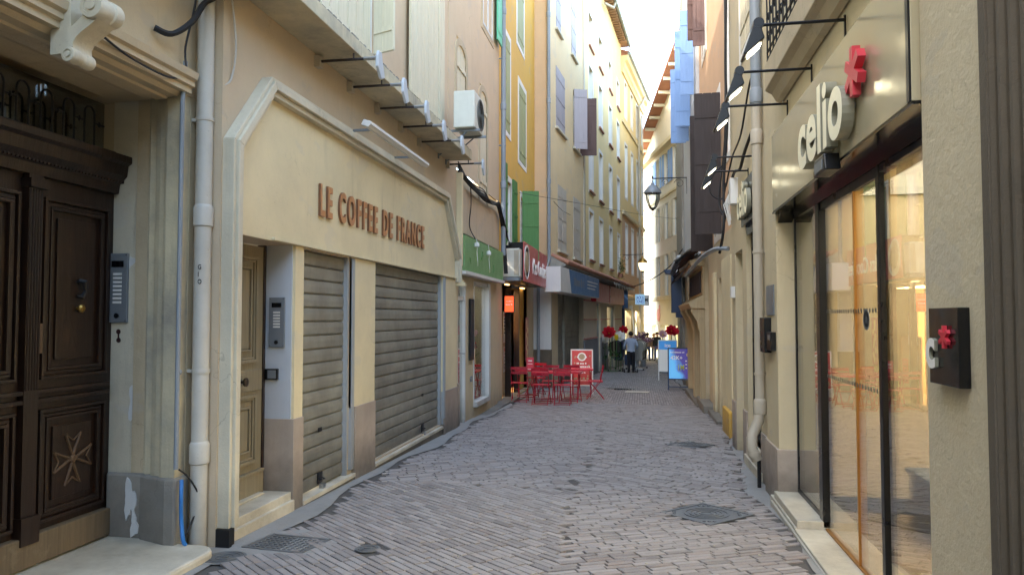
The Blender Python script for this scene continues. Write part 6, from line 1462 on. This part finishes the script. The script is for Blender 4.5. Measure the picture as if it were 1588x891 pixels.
# ------------------------------------------------------------ people
M['skin'] = paint('skin', '#b98a6c', .55, 0, .03, .0)
def person(name_label, x, y, rz, joints, shirt, trousers, shoes, hair, scale=1.0, cut=(.98, .1), extra=None):
    """one continuous skinned body; clothes are shells over it"""
    root = thing('person', name_label, 'person', (x, y, gz(y) + .012), rz=rz)
    J = joints; names = list(J); idx = {n: i for i, n in enumerate(names)}
    edges = [('pelvis', 'waist'), ('waist', 'chest'), ('chest', 'neck0'), ('neck0', 'neck'), ('neck', 'head0'), ('head0', 'head1'), ('head1', 'head2')]
    for s in 'lr':
        edges += [('chest', 'sh' + s), ('sh' + s, 'el' + s), ('el' + s, 'wr' + s), ('wr' + s, 'pa' + s), ('pelvis', 'hip' + s), ('hip' + s, 'kn' + s), ('kn' + s, 'an' + s), ('an' + s, 'to' + s)]
    co = [Vector(J[n][0]) for n in names]; rad = [J[n][1] for n in names]
    ed = [(idx[a], idx[b_]) for a, b_ in edges]
    for s in 'lr':                             # five fingers rooted in the palm
        wr, pa = Vector(J['wr' + s][0]), Vector(J['pa' + s][0]); d = (pa - wr).normalized(); side = Vector((0, 1, 0)) if abs(d.y) < .8 else Vector((1, 0, 0)); side = side.cross(d).cross(d) * -1; side.normalize()
        for k in range(5):
            off = (k - 1.5) * .02 if k < 4 else -.045; L_ = (.075, .085, .08, .062, .05)[k]
            base = pa + side * off + d * (.01 if k < 4 else -.03); i0 = len(co)
            co += [base, base + d * L_ * .55 + side * (off * .25), base + d * L_ + side * (off * .2) + Vector((0, .012, -.005))]; rad += [.010, .009, .007]
            ed += [(idx['pa' + s], i0), (i0, i0 + 1), (i0 + 1, i0 + 2)]
    me = bpy.data.meshes.new('body'); me.from_pydata(co, ed, [])
    o = bpy.data.objects.new('body', me); C.objects.link(o)
    sk = o.modifiers.new('Skin', 'SKIN'); sk.use_smooth_shade = True
    if not me.skin_vertices: me.skin_vertices.new() if hasattr(me.skin_vertices, 'new') else None
    for i, r in enumerate(rad):
        rr = r if isinstance(r, tuple) else (r, r); me.skin_vertices[0].data[i].radius = rr
    me.skin_vertices[0].data[idx['pelvis']].use_root = True
    sb = o.modifiers.new('Sub', 'SUBSURF'); sb.levels = sb.render_levels = 2
    bpy.context.view_layer.update()
    em = bpy.data.meshes.new_from_object(o.evaluated_get(bpy.context.evaluated_depsgraph_get())); bpy.data.objects.remove(o)
    em.name = 'body'; em.materials.clear(); em.materials.append(M['skin'])
    for v in em.vertices: v.co *= scale
    body = bpy.data.objects.new('body', em); C.objects.link(body); body.parent = root
    def shell(name, test, off, mat):
        bm = bmesh.new(); bm.from_mesh(em); bm.normal_update()
        dele = [f for f in bm.faces if not test(f.calc_center_median() / scale)]
        bmesh.ops.delete(bm, geom=dele, context='FACES')
        for v in bm.verts: v.co += v.normal * off
        m = bpy.data.meshes.new(name); bm.to_mesh(m); bm.free(); m.materials.append(mat)
        m.polygons.foreach_set('use_smooth', [True] * len(m.polygons))
        ob_ = bpy.data.objects.new(name, m); C.objects.link(ob_); ob_.parent = root
        return ob_
    neckz = J['neck0'][0][2] + .03; wz = J['pelvis'][0][2] + .02
    handz = [Vector(J['pa' + s][0]) for s in 'lr']; wrz = [Vector(J['wr' + s][0]) for s in 'lr']
    def is_hand(c): return any((c - p).length < .125 and (c - w).dot(p - w) > .0 for p, w in zip(handz, wrz))
    arm = lambda c: any(min((c - (Vector(J['el' + s][0]) * (1 - t_) + Vector(J['wr' + s][0]) * t_)).length for t_ in (0, .3, .6, .9)) < .09 for s in 'lr')
    shell('shirt', lambda c: (c.z < neckz and c.z > wz - .06 and not is_hand(c)) or (arm(c) and not is_hand(c) and c.z < neckz), .016, shirt)
    shell('trousers', lambda c: c.z <= wz and c.z > .09 and not is_hand(c) and not arm(c), .013, trousers)
    for s in 'lr':
        p = Vector(J['to' + s][0]); shell('shoe', lambda c, p=p: c.z < .1 and abs(c.x - p.x) < .12, .010, shoes)
    # hair and face
    h = Vector(J['head1'][0]); b = MB(LocFr())
    rows = 9; seg = 14; vs = []
    for i in range(rows):
        th = i / (rows - 1) * 2.0
        for j in range(seg):
            ph = 2 * math.pi * j / seg; back = .5 - .5 * math.sin(ph)   # hair hangs lower behind (-y)
            t_ = th * (.62 + .38 * back); r = .112 + .006 * math.sin(ph * 5 + i)
            vs.append(Vector((h.x + r * .92 * math.sin(t_) * math.cos(ph), h.y + r * 1.08 * math.sin(t_) * math.sin(ph) - .008, h.z + .015 + r * 1.12 * math.cos(t_))))
    b.v = [tuple(v * scale) for v in vs]; b.f = [[i * seg + j, i * seg + (j + 1) % seg, (i + 1) * seg + (j + 1) % seg, (i + 1) * seg + j] for i in range(rows - 1) for j in range(seg)]; b.mi = [0] * len(b.f)
    ho = b.build('hair', hair, None, smooth=True); ho.parent = root
    b = MB(LocFr()); hs = h * scale
    b.add([Vector((hs.x - .014, hs.y + .088, hs.z - .02)), Vector((hs.x + .014, hs.y + .088, hs.z - .02)), Vector((hs.x, hs.y + .118, hs.z - .028)), Vector((hs.x, hs.y + .09, hs.z + .02))], [(0, 1, 2), (0, 2, 3), (1, 3, 2)])
    for s in (-1, 1): b.tubew([Vector((hs.x + s * .088, hs.y, hs.z - .02)), Vector((hs.x + s * .1, hs.y - .01, hs.z + .015))], .014, 6)
    no = b.build('face', M['skin'], None); no.parent = root
    b = MB(LocFr())
    for s in (-1, 1): b.tubew([Vector((hs.x + s * .034 - .01, hs.y + .091, hs.z + .012)), Vector((hs.x + s * .034 + .01, hs.y + .091, hs.z + .012))], .006, 6)
    b.tubew([Vector((hs.x - .022, hs.y + .092, hs.z - .052)), Vector((hs.x + .022, hs.y + .092, hs.z - .052))], .005, 6)
    eo = b.build('eyes_and_mouth', M['oak_dark'], None); eo.parent = root
    return root
def body_joints(lean=0, la=None, ra=None, stride=.0, turn=0):
    J = {'pelvis': ((0, 0, .93), (.15, .105)), 'waist': ((0, .01 + lean * .25, 1.08), (.135, .095)), 'chest': ((0, lean * .6, 1.30), (.155, .105)), 'neck0': ((0, lean * .8, 1.42), (.075, .065)), 'neck': ((0, lean * .95, 1.47), (.05, .05)),
         'head0': ((0, lean + .01, 1.53), (.07, .075)), 'head1': ((0, lean + .015, 1.60), (.08, .09)), 'head2': ((0, lean + .01, 1.68), (.055, .06))}
    for s, k in (('l', -1), ('r', 1)):
        J['sh' + s] = ((k * .17, lean * .65, 1.37), (.065, .06)); A = la if s == 'l' else ra
        if A is None: A = [(k * .22, lean * .4 - .02, 1.10), (k * .23, lean * .4 + .04, .86), (k * .23, lean * .4 + .06, .79)]
        J['el' + s] = (A[0], .045); J['wr' + s] = (A[1], .032); J['pa' + s] = (A[2], (.035, .02))
        st_ = stride * k
        J['hip' + s] = ((k * .085, 0, .86), (.095, .095)); J['kn' + s] = ((k * .095, st_ * .5 + .03, .49), .062); J['an' + s] = ((k * .1, st_, .09), .042); J['to' + s] = ((k * .11, st_ + .15, .045), (.042, .036))
    return J
M['shirt_blue'] = surf('shirt_blue', '#98a6ba', .8, streak=.1, grime=0, bump=.3); M['cloth_black'] = surf('cloth_black', '#1b1b20', .7, streak=0, grime=0, bump=.3)
M['cloth_brown'] = surf('cloth_brown', '#80603f', .75, streak=.1, grime=0, bump=.3); M['denim'] = surf('denim', '#3a4d70', .8, streak=.1, grime=0, bump=.3)
M['cloth_dark_red'] = surf('cloth_dark_red', '#4a2a2a', .8, streak=.1, grime=0, bump=.3); M['hair_dark'] = surf('hair_dark', '#241712', .7, streak=0, grime=0, bump=.6); M['hair_light'] = surf('hair_light', '#b08a5a', .8, streak=0, grime=0, bump=.6)
M['cloth_grey'] = surf('cloth_grey', '#8b897c', .8, streak=.2, grime=0, bump=.4)
px_, py_ = -.40, 31.5
person('person in pale blue shirt and black trousers seen from behind, pushing a cart', px_, py_, R(8),
       body_joints(lean=.03, la=[(-.27, .02, 1.12), (-.25, .24, 1.0), (-.23, .31, .98)], ra=[(.27, .02, 1.12), (.25, .24, 1.0), (.23, .31, .98)], stride=.05),
       M['shirt_blue'], M['cloth_black'], M['cloth_black'], M['hair_dark'], 1.0)
person('person in brown jacket and jeans walking away beyond the clothes rack', .42, 46.0, R(-6), body_joints(stride=.16), M['cloth_brown'], M['denim'], M['cloth_black'], M['hair_dark'], 1.0)
person('person with light hair in a dark red top walking towards the camera far off', .86, 49.5, R(176), body_joints(stride=.1), M['cloth_dark_red'], M['denim'], M['cloth_black'], M['hair_light'], .98)
person('person in grey coat standing among the blossom branches in the distance', .22, 43.5, R(60), body_joints(stride=.03), M['cloth_grey'], M['cloth_black'], M['cloth_black'], M['hair_dark'], .97)
person('person in black jacket far down the street beside the pale building', 1.0, 46.5, R(165), body_joints(stride=.12), M['cloth_black'], M['denim'], M['cloth_black'], M['hair_dark'], 1.02)
# cart pushed by the person
q = thing('push_cart', 'dark folding cart with small wheels in front of the person in blue', 'cart', (px_ - .05, py_ + .6, gz(32)))
f = LocFr(px_ - .06, py_ + .62, gz(py_ + .62) + .012, R(8)); b = MB(f)
for s in (-1, 1): b.tube([(s * .24, .95, -.28), (s * .24, .55, .0), (s * .24, .1, .3)], .013, 6); b.tube([(s * .24, .1, -.3), (s * .24, .62, .2)], .012, 6)
b.tube([(-.24, .95, -.28), (.24, .95, -.28)], .016, 6); b.tube([(-.24, .12, -.28), (.24, .12, -.28)], .012, 6); b.build('frame', M['steel'], q)
b = MB(f); b.box(-.22, .22, .3, .75, -.1, .28); b.build('bag', M['navy'], q, bevel=.05)
for (sx_, sy_) in ((-1, -1), (1, -1), (-1, 1), (1, 1)): b = MB(f); b.lathe([(.02, -.025), (.085, -.02), (.085, .02), (.02, .025)], (sx_ * .27, .085, sy_ * .29), 14, 'u'); b.build('wheel', M['rubber'], q)
# clothes racks
def rack(x, y, rz, w, label, colours, seed):
    q = thing('clothes_rack', label, 'clothes rack', (x, y, gz(y))); f = LocFr(x, y, gz(y) + .012, rz)
    b = MB(f)
    for s in (-1, 1): b.tube([(s * w / 2, .08, 0), (s * w / 2, 1.4, 0)], .014, 6); b.tube([(s * w / 2, .08, -.25), (s * w / 2, .08, .25)], .014, 6)
    b.tube([(-w / 2, 1.4, 0), (w / 2, 1.4, 0)], .014, 6); b.build('frame', M['steel'], q)
    b = MB(f)
    for s in (-1, 1):
        for g_ in (-.25, .25): b.lathe([(.01, -.02), (.045, -.015), (.045, .015), (.01, .02)], (s * w / 2, .042, g_), 10, 'u')
    b.build('castor', M['rubber'], q)
    rnd = random.Random(seed); n_ = int(w / .085)
    for k in range(n_):
        u = -w / 2 + .06 + k * (w - .12) / max(1, n_ - 1); L_ = rnd.uniform(.6, .9); d = rnd.uniform(.2, .26)
        g_ = thing('hanging_garment', '', 'garment', tuple(f.pt(u, 1.3, 0)), 'garments on the racks along the street')
        g_['label'] = 'garment hanging on the rail of the %s' % ('left clothes rack by the giant flowers' if seed == 1 else 'clothes rack past the person in blue')
        c = MB(f); top = 1.34
        pr = [(-.03, top), (.03, top), (d * .8, top - .07), (d, top - .14), (d + .02, top - .45), (d - .05, top - .46), (d - .06, top - L_), (-d + .06, top - L_ - .02), (-d + .05, top - .46), (-d - .02, top - .45), (-d, top - .14), (-d * .8, top - .07)]
        c.prof([(n, z) for n, z in pr], u - .02, u + .02); c.build('cloth', M[rnd.choice(colours)], g_, bevel=.012)
        c = MB(f); c.tube([(u, top - .02, 0), (u, 1.405, 0), (u, 1.43, .015)], .004, 4); c.build('hook', M['steel'], g_)
rack(-1.02, 33.6, R(80), 1.5, 'clothes rack with dark garments by the giant paper flowers', ['cloth_black', 'navy', 'denim', 'cloth_brown'], 1)
rack(-.05, 34.8, R(84), 1.6, 'clothes rack with pale and dark garments past the person in blue', ['cloth_grey', 'cloth_black', 'cloth_grey', 'cloth_dark_red', 'stone_white'], 2)
# giant flowers
M['petal_red'] = paint('petal_red', '#c0142a', .5, 0, .2, 0); M['petal_white'] = paint('petal_white', '#e6e4de', .6, 0, .1, 0); M['petal_yellow'] = paint('petal_yellow', '#e3cf2c', .5, 0, .1, 0); M['petal_plum'] = paint('petal_plum', '#6b4560', .6, 0, .2, 0); M['petal_pink'] = paint('petal_pink', '#d9aeb4', .6, 0, .2, 0)
M['leaf_dark'] = paint('leaf_dark', '#2f5a2c', .5, 0, .2, 0)
def flower(x, y, h, r, mat, label, seed, tulip=False):
    g0 = gz(y) + .012; q = thing('giant_flower', label, 'artificial flower', (x, y, g0), 'giant artificial flowers along the shopfronts'); rnd = random.Random(seed)
    top = Vector((x + rnd.uniform(-.05, .05), y - .05, g0 + h))
    b = MB(); b.tubew([(x, y, g0), (x + rnd.uniform(-.06, .06), y, g0 + h * .5), top], .016, 6); b.lathe([(.13, -.0), (.13, .02), (.02, .03)], (x, g0, y), 14); b.build('stem', M['leaf_dark'], q)
    b = MB()
    for k in range(4):
        a = rnd.random() * 6.28; z = g0 + h * rnd.uniform(.3, .7); d = Vector((math.cos(a), math.sin(a), .7)).normalized(); s = Vector((-d.y, d.x, 0)).normalized(); p = Vector((x, y, z)); L_ = rnd.uniform(.25, .4)
        b.add([p, p + d * L_ * .5 + s * .06, p + d * L_, p + d * L_ * .5 - s * .06], [(0, 1, 2, 3)])
    b.build('leaf', M['leaf_dark'], q, fix=False)
    b = MB(); ax = Vector((rnd.uniform(-.2, .2), -.85, .5)).normalized() if not tulip else Vector((0, -.1, 1)).normalized()
    e1 = ax.cross(Vector((1, 0, .1))).normalized(); e2 = ax.cross(e1)
    for ring in range(4):
        npet = 8 - ring; rr = r * (1 - ring * .2); open_ = (.25 + ring * .3) if not tulip else 1.15
        for k in range(npet):
            a = 2 * math.pi * k / npet + ring * .5 + rnd.uniform(-.1, .1); d = (e1 * math.cos(a) + e2 * math.sin(a)); s = (-e1 * math.sin(a) + e2 * math.cos(a)); tipd = (d * math.cos(open_) + ax * math.sin(open_)).normalized(); w_ = rr * .42
            P0 = top + ax * .01; g = 5; base = len(b.v)
            for i in range(g):
                t_ = i / (g - 1); wd = w_ * math.sin(math.pi * (.12 + .8 * t_)) ; c = P0 + tipd * rr * t_ + ax * (.25 * rr * t_ * t_) 
                for m_ in (-1, 0, 1): b.v.append(tuple(c + s * wd * m_ + ax * (.12 * rr * abs(m_) + rnd.uniform(-.01, .01))))
            for i in range(g - 1):
                for m_ in range(2): b.f.append([base + i * 3 + m_, base + i * 3 + m_ + 1, base + (i + 1) * 3 + m_ + 1, base + (i + 1) * 3 + m_]); b.mi.append(0)
    b.build('petals', M[mat], q, smooth=True, fix=False)
    b = MB(); b.tubew([top + ax * .02, top + ax * .07], [.05, .03], 8); b.build('heart', M['petal_yellow'], q)
flower(-1.30, 32.4, 1.62, .31, 'petal_red', 'biggest red paper flower, left of the row by the grey dadoed shop', 1)
flower(-1.08, 32.7, 1.34, .2, 'petal_yellow', 'yellow tulip-like paper flower among the white ones', 2, True)
flower(-.86, 33.0, 1.46, .26, 'petal_white', 'white paper flower just left of the person in blue', 3)
flower(-1.52, 33.2, 1.36, .24, 'petal_white', 'white paper flower at the left edge behind the biggest red one', 4)
flower(-.80, 35.0, 1.75, .24, 'petal_red', 'small red paper flower behind the head of the person in blue', 5)
flower(-1.0, 33.9, 1.5, .2, 'petal_white', 'white paper flower a little behind the yellow one', 6)
flower(1.25, 30.5, 1.72, .25, 'petal_red', 'red paper flower on the right side above the blue poster stand', 7)
flower(1.42, 31.5, 1.68, .22, 'petal_red', 'smaller red paper flower at the far right by the grey house', 8)
flower(.92, 32.4, 1.58, .2, 'petal_pink', 'pale pink paper flower on the right behind the plum one', 10)
def blossom_bush(x, y, h, r, mats, label, seed):
    """paper blossom branches: thin twigs with many small petals"""
    g0 = gz(y) + .012; q = thing('blossom_bunch', label, 'artificial flower', (x, y, g0), 'giant artificial flowers along the shopfronts'); rnd = random.Random(seed)
    b = MB(); b.lathe([(.14, 0), (.12, .3), (.15, .34)], (x, g0, y), 12); b.build('pot', M['grey_metal'], q)
    tips = []; b = MB()
    for k in range(26):
        d = Vector((rnd.gauss(0, .5), rnd.gauss(0, .35), rnd.uniform(.2, 1))).normalized(); base = Vector((x, y, g0 + h * .62)); e = base + d * r * rnd.uniform(.6, 1.25)
        b.tubew([Vector((x, y, g0 + .3)), base, e], .008, 4); tips += [base.lerp(e, rnd.uniform(.3, 1.05)) for _ in range(8)]
    b.build('twigs', M['oak_dark'], q)
    for mk, part in ((mats[0], 0), (mats[1], 1)):
        b = MB()
        for i_, p in enumerate(tips):
            if (i_ % 3 == 0) != (part == 1): continue
            for _ in range(3):
                c = p + Vector((rnd.gauss(0, .035), rnd.gauss(0, .035), rnd.gauss(0, .035))); a = rnd.random() * 6.28; s_ = rnd.uniform(.02, .045)
                d1 = Vector((math.cos(a), rnd.uniform(-.5, .5), math.sin(a))).normalized() * s_; d2 = d1.cross(Vector((rnd.uniform(-1, 1), 1, rnd.uniform(-1, 1)))).normalized() * s_ * .8
                b.add([c - d1, c - d2, c + d1, c + d2], [(0, 1, 2, 3)])
        b.build('petals', M[mk], q, fix=False)
blossom_bush(.13, 38.5, 1.95, .5, ('petal_plum', 'petal_pink'), 'bushy plum and lilac blossom branches in the middle beyond the clothes rack', 11)
blossom_bush(-.22, 39.3, 1.9, .4, ('petal_pink', 'petal_white'), 'paler lilac and white blossom branches left of the bushy plum ones', 12)
blossom_bush(.98, 31.6, 1.5, .34, ('petal_plum', 'petal_red'), 'dark plum blossom branches low on the right under the red flower', 13)
# poles leaning at the blue shop
q = MB(LB); a = pil[2][1] + .3
q.tube([(a + 2.2, 2.2, .25), (a + 4.3, -1.0, .85)], .035, 8); q.tube([(a + 2.2, 2.2, .25), (a + .6, -1.0, .7)], .03, 8); q.box(a + 2.1, a + 2.3, 2.1, 2.3, .1, .3)
tag(q.build('awning_pole', M['sign_white']), 'pair of slanting white poles propped against the blue shopfront', 'pole')
# ------------------------------------------------------------ camera, light, sky
cam = bpy.data.cameras.new('camera'); co_ = bpy.data.objects.new('camera', cam); C.objects.link(co_)
co_.location = (0, 0, EYE); co_.rotation_euler = (R(90) + PITCH, 0, YAW); cam.sensor_width = 36; cam.lens = F / 1588 * 36; cam.clip_end = 1000; cam.clip_start = .05
sc.camera = co_
SUN_EL, SUN_AZ = 33, 222                       # azimuth measured from +Y clockwise towards +X
az = R(SUN_AZ); el = R(SUN_EL); sd = Vector((math.sin(az) * math.cos(el), math.cos(az) * math.cos(el), math.sin(el)))   # towards the sun
sl = bpy.data.lights.new('sun', 'SUN'); sl.energy = 3.6; sl.angle = R(.5); sl.color = (1, .93, .8)
so = bpy.data.objects.new('sun', sl); C.objects.link(so); so.rotation_euler = sd.to_track_quat('Z', 'Y').to_euler(); so.location = (0, 0, 40)
w = bpy.data.worlds.new('World'); sc.world = w; w.use_nodes = True; nt = w.node_tree; nt.nodes.clear()
sky = nt.nodes.new('ShaderNodeTexSky'); sky.sky_type = 'NISHITA'; sky.sun_disc = False; sky.sun_elevation = el; sky.sun_rotation = az
sky.air_density = 1.0; sky.dust_density = 1.0; sky.ozone_density = 1.0
bg = nt.nodes.new('ShaderNodeBackground'); bg.inputs[1].default_value = SKY_STRENGTH; ou = nt.nodes.new('ShaderNodeOutputWorld')
mx = nt.nodes.new('ShaderNodeMix'); mx.data_type = 'RGBA'; mx.blend_type = 'MULTIPLY'; mx.inputs[0].default_value = 1; mx.inputs[7].default_value = (1.07, 1.0, .89, 1)   # warm tint multiplied into the sky to make its light less blue
nt.links.new(sky.outputs[0], mx.inputs[6]); nt.links.new(mx.outputs[2], bg.inputs[0]); nt.links.new(bg.outputs[0], ou.inputs[0])
# area lamps inside the three shops
def area(name, loc, rot, sx_, sy_, e, col):
    l = bpy.data.lights.new(name, 'AREA'); l.shape = 'RECTANGLE'; l.size = sx_; l.size_y = sy_; l.energy = e; l.color = col
    o = bpy.data.objects.new(name, l); C.objects.link(o); o.location = loc; o.rotation_euler = rot; return o
area('clothes_shop_light', (3.4, 5.2, 2.68), (0, 0, 0), 3, 3.5, 640, (1, .86, .62))
area('cookie_shop_light', (-4.6, 19.4, 2.35), (0, 0, 0), 2, 2.5, 420, (1, .62, .3))
area('small_shop_light', (-3.8, 14.3, 2.3), (0, 0, 0), .8, 2, 40, (1, .85, .6))
sc.view_settings.view_transform = 'Standard'; sc.view_settings.look = 'None'; sc.view_settings.exposure = 0; sc.view_settings.gamma = 1
sc.cycles.max_bounces = 10; sc.cycles.diffuse_bounces = 6; sc.cycles.transparent_max_bounces = 16; sc.cycles.glossy_bounces = 4
sc.cycles.use_denoising = True; sc.cycles.sample_clamp_indirect = 6
